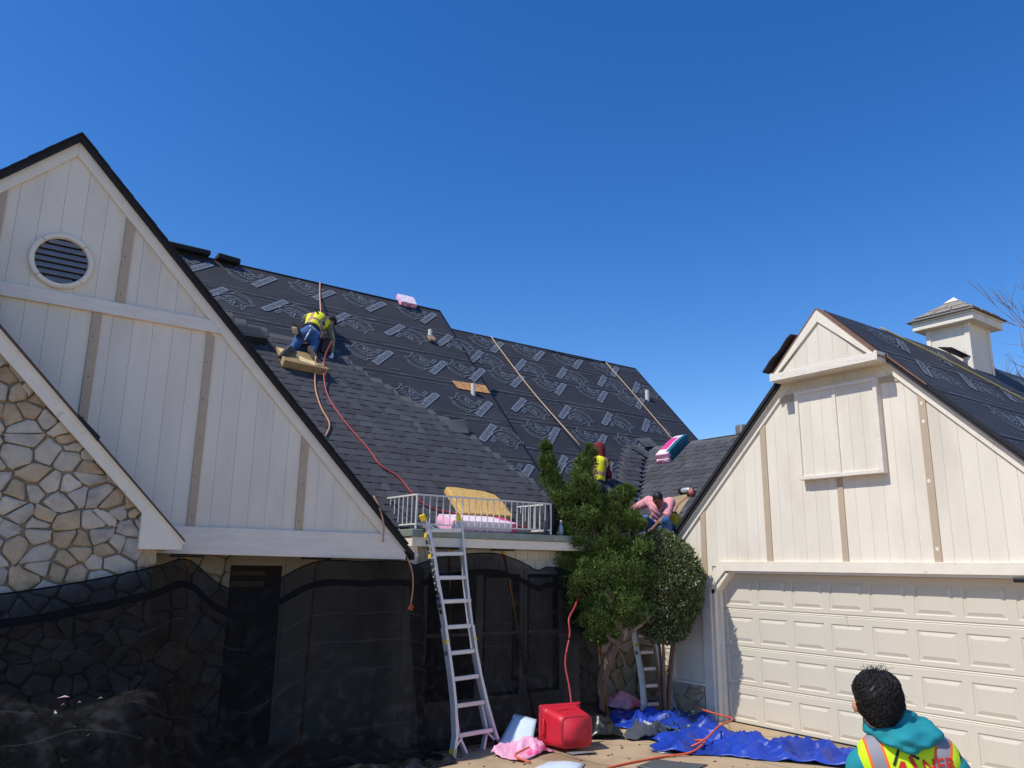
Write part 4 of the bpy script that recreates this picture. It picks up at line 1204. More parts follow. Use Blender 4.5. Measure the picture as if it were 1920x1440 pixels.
def hump(x, yt, zt, h=.95):      # profile over the covered shrubs at the left
    return [(x, yt, zt), (x, yt - .03, 1.6), (x, yt - .05, 1.2), (x, yt - .10, h), (x, yt - .40, h - .06), (x, yt - .75, h - .02), (x, yt - .98, h - .18), (x, yt - 1.05, .5), (x, yt - 1.1, .05), (x, yt - 1.4, .02)]
def drop(x, yt, zt, yb_, yo=None):
    return [(x, yt, zt), (x, (yt + yb_) / 2 + .05, 1.2), (x, yb_ + .03, .5), (x, yb_ - .02, .06), (x, (yo if yo is not None else yb_ - .25), .025)]
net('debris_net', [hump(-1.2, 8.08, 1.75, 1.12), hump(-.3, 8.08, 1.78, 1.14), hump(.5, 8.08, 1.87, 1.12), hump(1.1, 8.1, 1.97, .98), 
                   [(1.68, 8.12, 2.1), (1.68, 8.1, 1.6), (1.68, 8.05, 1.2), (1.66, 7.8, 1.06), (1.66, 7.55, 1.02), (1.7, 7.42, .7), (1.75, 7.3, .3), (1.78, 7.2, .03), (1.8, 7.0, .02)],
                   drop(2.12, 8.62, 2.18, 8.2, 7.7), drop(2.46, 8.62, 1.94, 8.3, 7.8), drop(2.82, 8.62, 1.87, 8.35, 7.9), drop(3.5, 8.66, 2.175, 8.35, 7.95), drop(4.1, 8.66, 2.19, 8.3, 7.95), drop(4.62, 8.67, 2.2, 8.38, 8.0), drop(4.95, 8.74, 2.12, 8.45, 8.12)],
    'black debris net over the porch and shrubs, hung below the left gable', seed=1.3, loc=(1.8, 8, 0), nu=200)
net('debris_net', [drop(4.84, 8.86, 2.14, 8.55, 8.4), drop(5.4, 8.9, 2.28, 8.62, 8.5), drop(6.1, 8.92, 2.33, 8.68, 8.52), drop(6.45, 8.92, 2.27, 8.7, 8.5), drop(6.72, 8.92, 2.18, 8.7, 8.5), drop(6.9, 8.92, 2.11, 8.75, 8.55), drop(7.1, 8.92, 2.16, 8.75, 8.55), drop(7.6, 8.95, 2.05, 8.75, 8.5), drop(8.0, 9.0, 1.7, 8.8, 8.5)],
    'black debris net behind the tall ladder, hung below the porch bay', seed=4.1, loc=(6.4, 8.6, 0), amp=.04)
# leafy shrub under the net at the left, barely showing through
def leaf_cloud(mb, centre, rad, n, size, r, mi=0, shell=.55, flat=1.0):
    for _ in range(n):
        d = Vector((r.gauss(0, 1), r.gauss(0, 1), r.gauss(0, 1))).normalized()
        t = shell + (1 - shell) * r.random() ** .5
        p = Vector(centre) + Vector((d.x * rad[0], d.y * rad[1], d.z * rad[2])) * t
        a = Vector((r.gauss(0, 1), r.gauss(0, 1), r.gauss(0, 1))); a = (a + d * .8).normalized()
        b = a.cross(d + Vector((.1, .2, .3)) * r.random())
        if b.length < .01: continue
        b.normalize(); s = size * r.uniform(.6, 1.25)
        mb.quad(p - b * s * .35, p + a * s * .5 - b * s * .1, p + a * s, p + a * s * .45 + b * s * .4, mi, r.uniform(.6, 1.3))
M_LEAF = mat('shrub_leaf', (.045, .075, .025, 1), .45, var=.3, vscale=9, attr='shade')
M_BARK = mat('bark', srgb(120, 92, 74), .9, var=.3, vscale=9, bump=.8, bscale=16, stretch=(1, 1, .25), col2=srgb(168, 140, 116), c2scale=7, c2lo=.5, c2hi=.65)
sb = thing('shrub', 'low leafy shrub under the black net below the stone wall', 'shrub', (.4, 7.5, 0))
rr = random.Random(3); mb = MB()
for cx in (-.8, -.2, .4, 1.0): leaf_cloud(mb, (cx, 7.5, .55), (.45, .42, .42), 420, .06, rr)
mb.build('foliage', M_LEAF, sb, kind='stuff')
for cx in (-.6, .2, .9):
    mb = MB(); mb.tube([(cx, 7.5, 0), (cx + .03, 7.5, .3), (cx + .1, 7.45, .6)], [.03, .022, .008], 6); mb.build('stem', M_BARK, sb)
# scraps lying on the net
M_WHITE = mat('white_scrap', srgb(235, 232, 228), .8)
M_PINKSCRAP = mat('pink_scrap', srgb(232, 190, 205), .7)
for i, (x, y, z, sx, lab, mm) in enumerate([(1.02, 7.62, 1.06, .045, 'largest pale pink scrap lying on the netted shrub', M_PINKSCRAP), (1.27, 7.48, 1.05, .018, 'small white scrap on the netted shrub, right of the pink one', M_WHITE), (1.10, 7.35, 1.05, .014, 'tiny white scrap in front of the pink scrap on the net', M_WHITE), (.98, 7.30, 1.05, .014, 'tiny yellowish scrap nearest the camera on the netted shrub', mat('yellow_scrap', srgb(230, 200, 130), .8))]):
    mb = MB(); mb.add([(x - sx, y, z), (x, y - sx * .5, z + .012), (x + sx, y - .01, z + .004), (x + sx * .3, y + sx * .5, z + .015)], [(0, 1, 2, 3), (3, 2, 1, 0)])
    single('paper_scrap', mb, mm, lab, 'scrap', 'scraps on the net', (x, y, z))

# ------------------------------------------------------------------ net poles
M_POLE = mat('pole_wood', srgb(176, 118, 58), .7, var=.25, vscale=8, stretch=(3, 3, .4))
M_CLAMP = mat('orange_clamp', srgb(206, 142, 40), .5)
def pole(a, b, label, pad=True):
    t = thing('support_pole', label, 'pole', b, 'poles propping up the net')
    mb = MB(); mb.tube([b, a], [.02, .018], 8); mb.build('shaft', M_POLE, t, smooth=True)
    if pad:
        d = (Vector(a) - Vector(b)).normalized()
        mb = MB(); mb.tube([Vector(a) - d * .10, Vector(a) - d * .06, Vector(a) - d * .02, Vector(a)], [.022, .034, .034, .028], 8); mb.build('clamp', M_CLAMP, t)
        mb = MB(); mb.obox(Vector(a) + Vector((0, 0, .014)), (.17, 0, 0), (0, .05, 0), (0, 0, .014)); bevel(mb.build('head_pad', M_LAMP, t), .008)
pole((2.16, 8.84, 2.2), (2.35, 8.78, 0), 'orange pole behind the net at the stone pillar, leftmost of the poles')
pole((3.60, 8.86, 2.2), (3.53, 8.8, 0), 'orange pole behind the net in the middle of the porch wall')
pole((5.49, 9.02, 2.36), (5.62, 9.02, 0), 'orange pole standing directly behind the tall ladder')
pole((6.35, 9.0, 2.36), (6.93, 8.98, 0), 'slanting orange pole behind the net between tall ladder and red tub')
pole((8.02, 9.08, 2.36), (8.24, 8.98, 0), 'orange pole beside the twisted juniper trunk', )

# ------------------------------------------------------------------ ladders
M_ALU = mat('aluminium', srgb(206, 208, 212), .42, metal=.45, var=.1, vscale=16, bump=.05)
M_YELLOW = mat('yellow_plastic', srgb(236, 200, 36), .5, var=.08, vscale=14)
M_LABELBLK = mat('ladder_decal', srgb(34, 34, 36), .6, var=.6, vscale=40)
def ladder(label, rungs, feet, tips, base, group=None, narrow=True, ncut=5):
    t = thing('ladder', label, 'ladder', base, group)
    n = Vector((.211, -.957, .2)).normalized()            # towards the climber
    P = [(Vector(a), Vector(b)) for a, b in rungs]
    allp = [(Vector(tips[0]), Vector(tips[1]))] + P + [(Vector(feet[0]), Vector(feet[1]))]
    def rail(side, pts, w, d, nm='rail', off=0.0):
        mb = MB()
        for a, b in zip(pts[:-1], pts[1:]):
            mb.bar(a + n * off, b + n * off + (b - a).normalized() * .004, w, d, up=n)
        return mb.build(nm, M_ALU, t)
    for s in (0, 1):
        sg = -1 if s == 0 else 1
        e = (P[0][1] - P[0][0]).normalized() * sg
        outer = [allp[k][s] + e * .02 for k in range(len(allp))]
        rail(s, outer[:ncut + 1], .036, .075)
        rail(s, [q + e * .012 for q in outer[ncut:]], .042, .08)
        # locking hinge and knobs
        for k in (ncut - 1, ncut + 1):
            q = outer[k] + e * .03
            mb = MB(); mb.tube([q - e * .02, q + e * .012], .032, 12); mb.build('hinge', mat('hinge_metal', srgb(150, 152, 156), .4, metal=.7), t)
        mb = MB(); q = outer[ncut + 0].lerp(outer[ncut + 1], .55); mb.tube([q + n * .02, q + e * .045 + n * .02], .024, 10); mb.build('lock_knob', M_YELLOW, t)
        tp = Vector(tips[s]); d = (outer[0] - outer[1]).normalized()
        mb = MB(); mb.bar(outer[0] - d * .055, outer[0] + d * .035, .05, .082, up=n); bevel(mb.build('end_cap', M_YELLOW, t), .01)
        f = outer[-1]; d = (outer[-2] - outer[-1]).normalized()
        mb = MB(); mb.bar(f + e * .012 - d * .0, f + e * .012 + d * .10, .044, .08, up=n); bevel(mb.build('foot', M_YELLOW if s == 0 else M_LAMP, t), .008)
        # inner telescoping rail of the lower half
        inner = [P[-2][s] + e * -.012 + n * -.04, P[-1][s].lerp(P[-1][1 - s], .08) + n * -.04, Vector(feet[s]).lerp(Vector(feet[1 - s]), .30) + n * -.03 + Vector((0, 0, .01))]
        rail(s, inner, .032, .055, 'inner_rail')
        # diagonal gussets
        mb = MB(); mb.bar(P[0][s].lerp(P[0][1 - s], .22), outer[0].lerp(outer[1], .3), .024, .02, up=n); mb.build('gusset', M_ALU, t)
        mb = MB(); mb.bar(P[-1][s].lerp(P[-1][1 - s], .18), P[-1][s].lerp(Vector(feet[s]), .55), .024, .02, up=n); mb.build('gusset', M_ALU, t)
    # printed warning strip and size marks down the left rail
    e = (P[0][1] - P[0][0]).normalized() * -1
    mb = MB()
    for k in range(14):
        f = .1 + .8 * k / 14
        a = allp[0][0].lerp(allp[5][0], f) + e * .0358; b = allp[0][0].lerp(allp[5][0], f + .04) + e * .0358
        mb.bar(a, b, .002, .04, up=n)
    mb.build('decal', M_LABELBLK, t)
    for f in (.17, .36):
        q = allp[0][0].lerp(allp[5][0], f) + e * .037
        mb = MB(); mb.obox(q, e * .003, n * .02, Vector((0, 0, .03))); mb.build('decal', M_YELLOW, t)
    for a, b in P:
        mb = MB(); mb.bar(a, b, .04, .04, up=Vector((0, 0, 1)))
        # tread lip in front
        mb.bar(a + n * .026 + Vector((0, 0, -.004)), b + n * .026 + Vector((0, 0, -.004)), .024, .052, up=Vector((0, 0, 1)))
        bevel(mb.build('rung', M_ALU, t), .006)
    return t
RUNG = [((5.045, 8.786, 2.58), (5.58, 8.91, 2.60)), ((5.10, 8.738, 2.29), (5.585, 8.852, 2.305)), ((5.13, 8.685, 2.0), (5.588, 8.79, 2.005)), ((5.175, 8.636, 1.715), (5.60, 8.735, 1.72)), ((5.215, 8.583, 1.415), (5.615, 8.675, 1.415)),
        ((5.245, 8.528, 1.117), (5.64, 8.62, 1.117)), ((5.272, 8.473, .825), (5.68, 8.565, .825)), ((5.285, 8.415, .53), (5.74, 8.51, .525)), ((5.27, 8.346, .215), (5.83, 8.462, .205))]
ladder('tall aluminium folding ladder with yellow tips leaning on the porch bay', RUNG, ((5.20, 8.285, 0.0), (5.90, 8.43, 0.0)), ((4.97, 8.80, 2.745), (5.55, 8.94, 2.775)), (5.5, 8.35, 0), 'aluminium ladders')
def shift(p, o, sc=.8):                                    # the second ladder, same make, in the corner behind the trees
    c = Vector((5.5, 8.35, 0)); q = (Vector(p) - c) * sc
    return Vector(o) + Matrix.Rotation(-.35, 3, 'Z') @ q
O2 = (9.12, 8.86, .0)
ladder('shorter aluminium ladder standing on the blue tarp behind the round hedge', [(shift(a, O2), shift(b, O2)) for a, b in RUNG], [shift(p, O2) for p in ((5.20, 8.285, .02), (5.90, 8.43, .02))], [shift(p, O2) for p in ((4.97, 8.80, 2.745), (5.55, 8.94, 2.775))], O2, 'aluminium ladders')

# ------------------------------------------------------------------ things on the ground
M_RED = mat('red_plastic', srgb(200, 32, 50), .5, var=.1, vscale=7, bump=.06, bscale=90, col2=srgb(176, 40, 54), c2scale=5, c2lo=.5, c2hi=.75)
def tote():
    t = thing('storage_tub', 'red plastic storage tub tipped on its side by the net', 'tub', (6.65, 7.95, 0))
    # local: opening faces -X-ish/left-back, bottom faces the camera right; built on axis from rim to bottom
    ax = Vector((-.05, -.36, 0)).normalized() * .40          # from rim to bottom (towards the camera)
    si = Vector((-ax.y, ax.x, 0)).normalized()
    up = Vector((0, 0, 1))
    c0 = Vector((6.62, 8.10, .246))
    def ring(f, w, h, rr_, n=6, waist=0):
        w *= .86; h *= .86
        pts = []
        for cx, cz, a0 in ((1, 1, 0), (-1, 1, 90), (-1, -1, 180), (1, -1, 270)):
            for k in range(n):
                a = math.radians(a0 + 90 * k / (n - 1))
                pts.append((cx * (w - rr_) + rr_ * math.cos(a), cz * (h - rr_) + rr_ * math.sin(a)))
        out = []
        for u, v in pts:
            if waist and abs(v) < h * .55 and abs(u) > w * .8: u *= 1 - waist * math.cos(v / (h * .55) * math.pi / 2)
            out.append(c0 + ax * f + si * u + up * (v + (.0 if f < .1 else -.018 * f)))
        return out
    R = [ring(-.02, .315, .262, .05), ring(-.03, .33, .275, .05), ring(.07, .33, .275, .05), ring(.07, .30, .25, .06), ring(.2, .292, .242, .06), ring(.75, .268, .222, .07, waist=.10), ring(.97, .258, .212, .08, waist=.14), ring(1.0, .235, .19, .08, waist=.14)]
    # extra samples along the sides so the hand recesses bend smoothly
    def dense(r):
        o = []
        for a, b in zip(r, r[1:] + r[:1]):
            o.append(a)
            if (a - b).length > .15:
                for k in range(1, 6): o.append(a.lerp(b, k / 6))
        return o
    R = [dense(r) for r in R]
    nmin = min(len(r) for r in R); R = [r[:nmin] for r in R]
    mb = MB(); mb.grid(R, closed=True); mb.add(R[-1], [tuple(range(nmin))])
    mb.build('body', M_RED, t, smooth=True).modifiers.new('s', 'SOLIDIFY').thickness = .006
    mb = MB(); mb.grid([[c0 + ax * .075 + si * u * 1.0 + up * v for u, v in ((.287, .232), (.287, -.232), (-.287, -.232), (-.287, .232), (.287, .232))], [c0 + ax * .04 + si * u * 1.0 + up * v for u, v in ((.297, .243), (.297, -.243), (-.297, -.243), (-.297, .243), (.297, .243))], [c0 + ax * -.02 + si * u * 1.0 + up * v for u, v in ((.297, .243), (.297, -.243), (-.297, -.243), (-.297, .243), (.297, .243))]])
    bevel(mb.build('rim', M_RED, t), .02, 3)
    for sg in (-1, 1):
        mb = MB(); mb.tube(catmull([c0 + ax * .09 + si * sg * .27 + up * -.08, c0 + ax * .2 + si * sg * .28 + up * -.07, c0 + ax * .2 + si * sg * .28 + up * .07, c0 + ax * .09 + si * sg * .27 + up * .08], 5), .014, 8); mb.build('handle', M_RED, t, smooth=True)
    mb = MB(); mb.tube(catmull([c0 + ax * .55 + si * -.17 + up * .191, c0 + ax * .42 + si * -.09 + up * .199, c0 + ax * .38 + up * .202, c0 + ax * .42 + si * .09 + up * .199, c0 + ax * .55 + si * .17 + up * .191], 5), .006, 6); mb.build('moulded_rib', M_RED, t, smooth=True)
    return t
tote()

def crumple(name, cx, cy, sx, sy, h, mats, label, cat, seed, rot=0.0, n=26, zoff=.01, fn=None, group=None, outline=.25, fq=1.0):
    """a crumpled sheet of cloth or plastic lying on the ground"""
    P = []
    R = Matrix.Rotation(rot, 3, 'Z')
    for i in range(n):
        row = []
        for j in range(n):
            u = i / (n - 1) * 2 - 1; v = j / (n - 1) * 2 - 1
            e = 1 - outline * (.5 + .5 * mnoise.noise(Vector((u * 1.4, v * 1.4, seed))))
            q = Vector((u * sx * e, v * sy * e, 0))
            q.x += .12 * sx * mnoise.noise(Vector((u * 2.2, v * 2.2, seed + 5))); q.y += .12 * sy * mnoise.noise(Vector((u * 2.2, v * 2.2, seed + 8)))
            w = Vector((q.x * 3.2 * fq, q.y * 3.2 * fq, seed))
            rg = lambda p: max(0, 1 - 2.4 * abs(mnoise.noise(p)))
            edge = max(0, 1 - max(abs(u), abs(v)) ** 4)
            z = .62 * rg(w * .7) ** 1.2 + .30 * rg(w * 1.6 + Vector((9, 3, 1))) ** 2 + 0.04 * rg(w * 3.4) ** 2 + .10 * mnoise.noise(w * .9) + .05 * mnoise.noise(w * 6)
            z = max(0, z * h * (.25 + .75 * edge))
            if fn: z += fn(u, v)
            q = R @ q
            row.append((cx + q.x, cy + q.y, zoff + z))
        P.append(row)
    mb = MB(); mb.grid(P)
    o = single(name, mb, mats, label, cat, group, (cx, cy, 0), smooth=True)
    sm = o.modifiers.new('s', 'SOLIDIFY'); sm.thickness = .004
    return o
M_TARP = mat('blue_tarp', srgb(30, 66, 172), .4, var=.14, vscale=3, bump=.35, bscale=14, col2=srgb(20, 42, 118), c2scale=1.4, c2lo=.45, c2hi=.7)
M_PINK = mat('pink_wrap', srgb(238, 170, 196), .45, var=.1, vscale=6, col2=srgb(226, 86, 140), c2scale=3.2, c2lo=.55, c2hi=.62, bump=.2, bscale=18)
crumple('blue_tarp', 8.72, 8.42, .95, .62, .22, M_TARP, 'bright blue tarp heaped below the round hedge', 'tarp', 2.2, rot=-.75, n=44, group='blue tarps')
crumple('blue_tarp', 8.45, 6.55, 1.35, .58, .22, M_TARP, 'long blue tarp spread across the drive towards the person in the vest', 'tarp', 6.2, rot=-.95, n=54, group='blue tarps')
crumple('blue_tarp', 8.35, 7.45, .72, .40, .15, M_TARP, 'crumpled blue tarp end between the hedge heap and the drive', 'tarp', 9.7, rot=-.15, n=36, group='blue tarps')
crumple('plastic_wrap', 5.95, 7.98, .38, .26, .20, M_PINK, 'crumpled pink shingle wrapper lying at the ladder foot', 'wrapper', 3.1, rot=.3, n=30)
crumple('plastic_wrap', 9.15, 9.62, .34, .28, .28, M_PINK, 'pink wrapper heaped against the stone wall behind the trunk', 'wrapper', 5.1, rot=.3, n=26)
M_CLOTH = mat('dark_grey_cloth', srgb(66, 70, 80), .9, var=.2, vscale=8, bump=.3, bscale=40)
crumple('jacket', 7.86, 7.85, .36, .20, .26, M_CLOTH, 'crumpled dark grey jacket on the concrete beside the blue tarp', 'jacket', 7.7, rot=-.35, n=34, outline=.4, fq=1.4)
mb = MB()
for k in range(4):
    mb.obox((8.02 + .03 * k, 8.02 - .03 * k, .15 - .012 * k), Vector((.05, .035, 0)), Vector((-.008, .012, .012)), (0, 0, .004))
single('cloth_scrap', mb, M_WHITE, 'small white striped cloth lying on the dark grey jacket', 'cloth', None, (8.05, 7.98, .13))
M_BLACKBAG = mat('black_plastic', (.012, .012, .013, 1), .32, bump=.3, bscale=12)
crumple('plastic_bag', 7.35, 8.32, .42, .30, .30, M_BLACKBAG, 'black plastic bag slumped between red tub and juniper trunk', 'bag', 1.9, rot=-.5, n=34, fq=.8)
crumple('plastic_sheet', 4.55, 8.12, .62, .22, .13, M_BLACKBAG, 'black plastic sheeting bunched on the ground left of the tall ladder', 'plastic sheet', 12.9, rot=.15, n=34)
crumple('plastic_sheet', 6.2, 8.35, .2, .16, .16, M_BLACKBAG, 'small black plastic scrap between blue sheet and red tub', 'plastic sheet', 8.4, n=20)
M_PALE = mat('pale_blue_sheet', srgb(206, 220, 230), .35, var=.06, vscale=4)
def sheet(name, pts, label, m, cat='sheet', bulge=.03, grp=None):
    a, b, c, d = [Vector(p) for p in pts]
    P = []
    for i in range(9):
        row = []
        for j in range(9):
            u, v = i / 8, j / 8
            p = a.lerp(b, u).lerp(d.lerp(c, u), v); p.z += bulge * math.sin(math.pi * u) * math.sin(math.pi * v) + .012 * mnoise.noise(p * 5)
            p.z = max(p.z, .012); row.append(p)
        P.append(row)
    mb = MB(); mb.grid(P)
    o = single(name, mb, m, label, cat, grp, tuple((a + c) / 2 * Vector((1, 1, 0)).x if False else ((a.x + c.x) / 2, (a.y + c.y) / 2, 0)), smooth=True)
    o.modifiers.new('s', 'SOLIDIFY').thickness = .004
    return o
sheet('plastic_sheet', [(5.92, 8.42, .05), (6.30, 8.62, .32), (6.45, 8.35, .28), (6.18, 8.10, .03)], 'pale blue curved plastic sheet propped between pink wrapper and net', M_PALE, grp='pale plastic sheets')
sheet('plastic_sheet', [(5.55, 7.28, .015), (6.0, 7.52, .015), (6.25, 7.20, .015), (5.9, 6.9, .015)], 'pale blue plastic sheet lying flat at the bottom edge', M_PALE, bulge=.05, grp='pale plastic sheets')
sheet('shingle_scrap', [(6.42, 7.74, .015), (6.74, 7.60, .015), (6.68, 7.48, .03), (6.40, 7.60, .015)], 'grey shingle offcut at the corner of the red tub', mat('grey_scrap', srgb(112, 112, 112), .9, var=.15, vscale=40), 'shingle', .012)
sheet('shingle_scrap', [(6.62, 6.78, .015), (7.06, 6.92, .015), (7.40, 6.42, .015), (6.9, 6.3, .015)], 'flat grey sheet on the concrete in front of the orange hose', mat('steel_sheet', srgb(96, 100, 102), .5, metal=.3), 'sheet', .01)
sheet('paper_scrap', [(7.36, 7.25, .012), (7.46, 7.22, .012), (7.50, 7.07, .014), (7.39, 7.10, .012)], 'small white card on the concrete beside the orange hose', M_WHITE, 'scrap', .004)
M_DEBRIS = mat('dark_debris', srgb(70, 52, 42), .9)
rr = random.Random(9); mb = MB()
for _ in range(160):                                        # grit and leaf crumbs on the slab
    x = rr.uniform(4.8, 9.2); y = rr.uniform(5.5, 8.6); s = rr.uniform(.006, .02)
    mb.obox((x, y, .006), (s, s * .3, 0), (-s * .2, s * .5, 0), (0, 0, .003))
o = single('debris', mb, M_DEBRIS, 'dark crumbs of grit and leaf scattered over the concrete', 'debris', None, (7, 7, 0), kind='stuff')

# ------------------------------------------------------------------ hoses, cords and ropes
M_HOSE = mat('orange_hose', srgb(214, 92, 56), .5, var=.06, vscale=12)
M_REDHOSE = mat('red_hose', srgb(176, 62, 66), .55, var=.1, vscale=12)
M_TANHOSE = mat('tan_hose', srgb(196, 140, 104), .55, var=.1, vscale=12)
M_ROPE = mat('rope', srgb(186, 160, 128), .9, var=.2, vscale=60)
M_BLKROPE = mat('black_rope', srgb(20, 21, 24), .8)
def line(name, pts, r, m, label, cat, n=8, smooth=True, grp=None):
    mb = MB(); mb.tube(catmull(pts, n) if smooth else pts, r, 8)
    return single(name, mb, m, label, cat, grp, tuple(pts[-1]), smooth=True)
G_ = .016
line('air_hose', [(5.75, 7.55, .02), (5.68, 7.75, .06), (5.95, 7.85, .1)], .012, M_HOSE, 'short orange hose end under the pink wrapper', 'hose')
line('air_hose', [(5.9, 6.75, G_), (6.42, 6.92, G_), (7.18, 6.95, G_), (7.61, 6.86, G_ + .02), (8.0, 6.98, .1), (7.85, 7.12, .08), (7.72, 7.02, .04), (7.95, 6.92, .14), (8.35, 7.05, .22), (8.8, 7.2, .24), (9.1, 7.7, .2), (9.25, 8.2, .2)], .012, M_HOSE, 'long orange air hose across the concrete and blue tarp', 'hose', 10)
def on(S, a, b, h=.03): return S.p(a, b, h)
kk = math.hypot(1, m_)
def rp(x, y, h=.058): return RL.p(x, (14 - y) * kk, h)
line('air_hose', [rp(4.50, 11.85, .25), rp(4.47, 11.6, .06), rp(4.41, 11.36), rp(4.40, 11.08), rp(4.44, 10.82), rp(4.31, 10.61)], .012, M_TANHOSE, 'tan hose hanging below the kneeling roofer, looping to the rake', 'hose')
line('air_hose', [rp(4.75, 12.0, .45), rp(4.66, 11.85, .2), rp(4.59, 11.39), rp(4.69, 10.94), rp(4.93, 10.46), rp(5.01, 10.24), rp(5.23, 10.08), rp(5.34, 9.86), rp(5.51, 9.68), rp(5.93, 9.6), rp(6.5, 9.52), rp(7.1, 9.46)], .012, M_REDHOSE, 'red hose running from the kneeling roofer down to the railing', 'hose', 10)
line('air_hose', [(4.22, 8.72, 2.96), (4.28, 8.66, 2.80), (4.33, 8.64, 2.62), (4.335, 8.64, 2.41)], .011, M_TANHOSE, 'short brown hose end dangling over the left gable rake', 'hose')
cdt = thing('drop_cord', 'brown cord with a knotted end hanging below the gable corner', 'cord', (4.69, 8.55, 1.66))
mb = MB(); mb.tube(catmull([(4.66, 8.62, 2.24), (4.70, 8.56, 2.08), (4.71, 8.54, 1.88), (4.69, 8.54, 1.70)], 6), .009, 6); mb.build('cord', M_TANHOSE, cdt, smooth=True)
mb = MB(); mb.tube([(4.66, 8.54, 1.64), (4.69, 8.53, 1.70), (4.72, 8.54, 1.66), (4.68, 8.55, 1.655), (4.71, 8.53, 1.63)], .014, 6); mb.build('knot', M_HOSE, cdt)
line('air_hose', [(7.85, 9.0, 2.2), (7.7, 8.95, 1.85), (7.42, 8.74, 1.62), (7.19, 8.6, 1.46), (7.16, 8.55, 1.26), (7.04, 8.5, .92), (7.03, 8.4, .6), (6.98, 8.3, .35), (6.85, 8.2, .2)], .012, M_REDHOSE, 'red hose hanging from the juniper down to the red tub', 'hose')
line('safety_rope', [RL.p(5.37, -.02, .03), (5.2, 13.5, 7.05), (4.86, 12.52, 6.42)], .012, mat('pink_rope', srgb(206, 150, 130), .8), 'pinkish safety rope from the ridge to the kneeling roofer', 'rope', 5)
line('safety_rope', [RR.p(9.45, -.02, .03), RR.p(9.45, .4, .03), RR.p(9.53, 2.1, .05), RR.p(9.62, 3.95, .18)], .013, M_ROPE, 'tan safety rope from the ridge to the roofer behind the juniper', 'rope', 5)
line('safety_rope', [RR.p(12.9, -.02, .02), RR.p(12.92, 1.5, .04), RR.p(12.95, 3.2, .04)], .012, M_ROPE, 'tan rope from the right end of the ridge to the pink bundles', 'rope', 5)
line('safety_rope', [RR.p(11.0, .02, .03), RR.p(11.6, .14, .03), RR.p(12.3, .10, .03), RR.p(12.9, .0, .03)], .012, M_BLKROPE, 'dark slack rope lying just below the right ridge', 'rope', 6)
line('chalk_string', [WG.p(-11.2, .55, .03), WG.p(-10.75, 1.4, .03), (10.35, 10.4, 3.35)], .005, mat('blue_string', srgb(96, 100, 170), .8), 'thin blue string stretched down the roof valley', 'string', 5)
line('safety_rope', [GRF.p(10.9, -.01, .03), GRF.p(12.0, .75, .05), GRF.p(13.2, 1.55, .04), GRF.p(14.6, 2.4, .04), GRF.p(16.5, 3.5, .04)], .013, mat('yellow_rope', srgb(180, 164, 96), .85), 'yellow braided rope slanting down the garage roof', 'rope', 8)
# ------------------------------------------------------------------ trees
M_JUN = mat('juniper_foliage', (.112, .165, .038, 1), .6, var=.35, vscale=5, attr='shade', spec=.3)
M_HEDGE = mat('hedge_leaf', (.10, .135, .05, 1), .34, var=.3, vscale=7, attr='shade', spec=.6)
for _m in (M_JUN, M_HEDGE):
    _b = _m.node_tree.nodes['Principled BSDF']
    _b.inputs['Transmission Weight'].default_value = 0.0
CL = [((7.34, 9.33, 3.94), .1), ((7.36, 9.31, 3.74), .14), ((7.39, 9.29, 3.52), .18), ((7.48, 9.21, 3.29), .21), ((7.57, 9.13, 3.08), .23), ((7.66, 9.05, 2.84), .26), ((7.86, 8.87, 3.87), .11), ((7.8, 8.93, 3.69), .18), ((7.78, 8.94, 3.48), .21), ((7.72, 9.0, 3.24), .23), ((7.87, 8.87, 3.2), .23), ((7.66, 9.05, 2.57), .26), ((7.87, 8.87, 2.92), .28), ((8.05, 8.71, 3.04), .23), ((8.17, 8.6, 3.16), .18), ((8.27, 8.51, 3.24), .13), ((8.07, 8.69, 2.77), .28), ((8.28, 8.5, 2.85), .21), ((8.40, 8.40, 2.80), .10), ((7.69, 9.03, 2.26), .29), ((7.92, 8.82, 2.49), .31), ((8.16, 8.61, 2.46), .31), ((8.36, 8.43, 2.46), .23), ((7.64, 9.07, 1.95), .24), ((7.86, 8.87, 2.07), .34), ((8.12, 8.64, 2.08), .36), ((8.35, 8.44, 2.04), .31), ((8.5, 8.31, 2.08), .16), ((7.63, 9.08, 1.69), .21), ((7.83, 8.9, 1.69), .32), ((8.09, 8.67, 1.7), .37), ((8.35, 8.44, 1.7), .29), ((7.73, 8.99, 1.43), .21), ((7.91, 8.83, 1.4), .26), ((8.14, 8.62, 1.44), .29), ((8.34, 8.45, 1.48), .21), ((7.84, 8.89, 1.27), .16), ((7.94, 8.8, 1.21), .15), ((8.03, 8.73, 1.25), .16)]
jt = thing('juniper_tree', 'green juniper with twisted bare trunk in front of the porch bay', 'tree', (7.95, 8.8, 0))
r5 = random.Random(12)
mb = MB()
VD = Vector((.66, .75, 0))
axis0 = Vector((8.0, 8.75, 2.2))
def sprig(p, d, L, shade):
    d = d.normalized()
    a = d.cross(Vector((r5.gauss(0, 1), r5.gauss(0, 1), r5.gauss(0, 1))))
    if a.length < 1e-3: return
    a.normalize(); b = d.cross(a)
    tint = (shade * r5.uniform(.9, 1.15), shade, shade * r5.uniform(.7, 1.1))
    for s in (a, b):
        w = L * r5.uniform(.09, .16)
        mb.add([p, p + d * L * .45 + s * w, p + d * L, p + d * L * .45 - s * w], [(0, 1, 2, 3)], 0, tint)
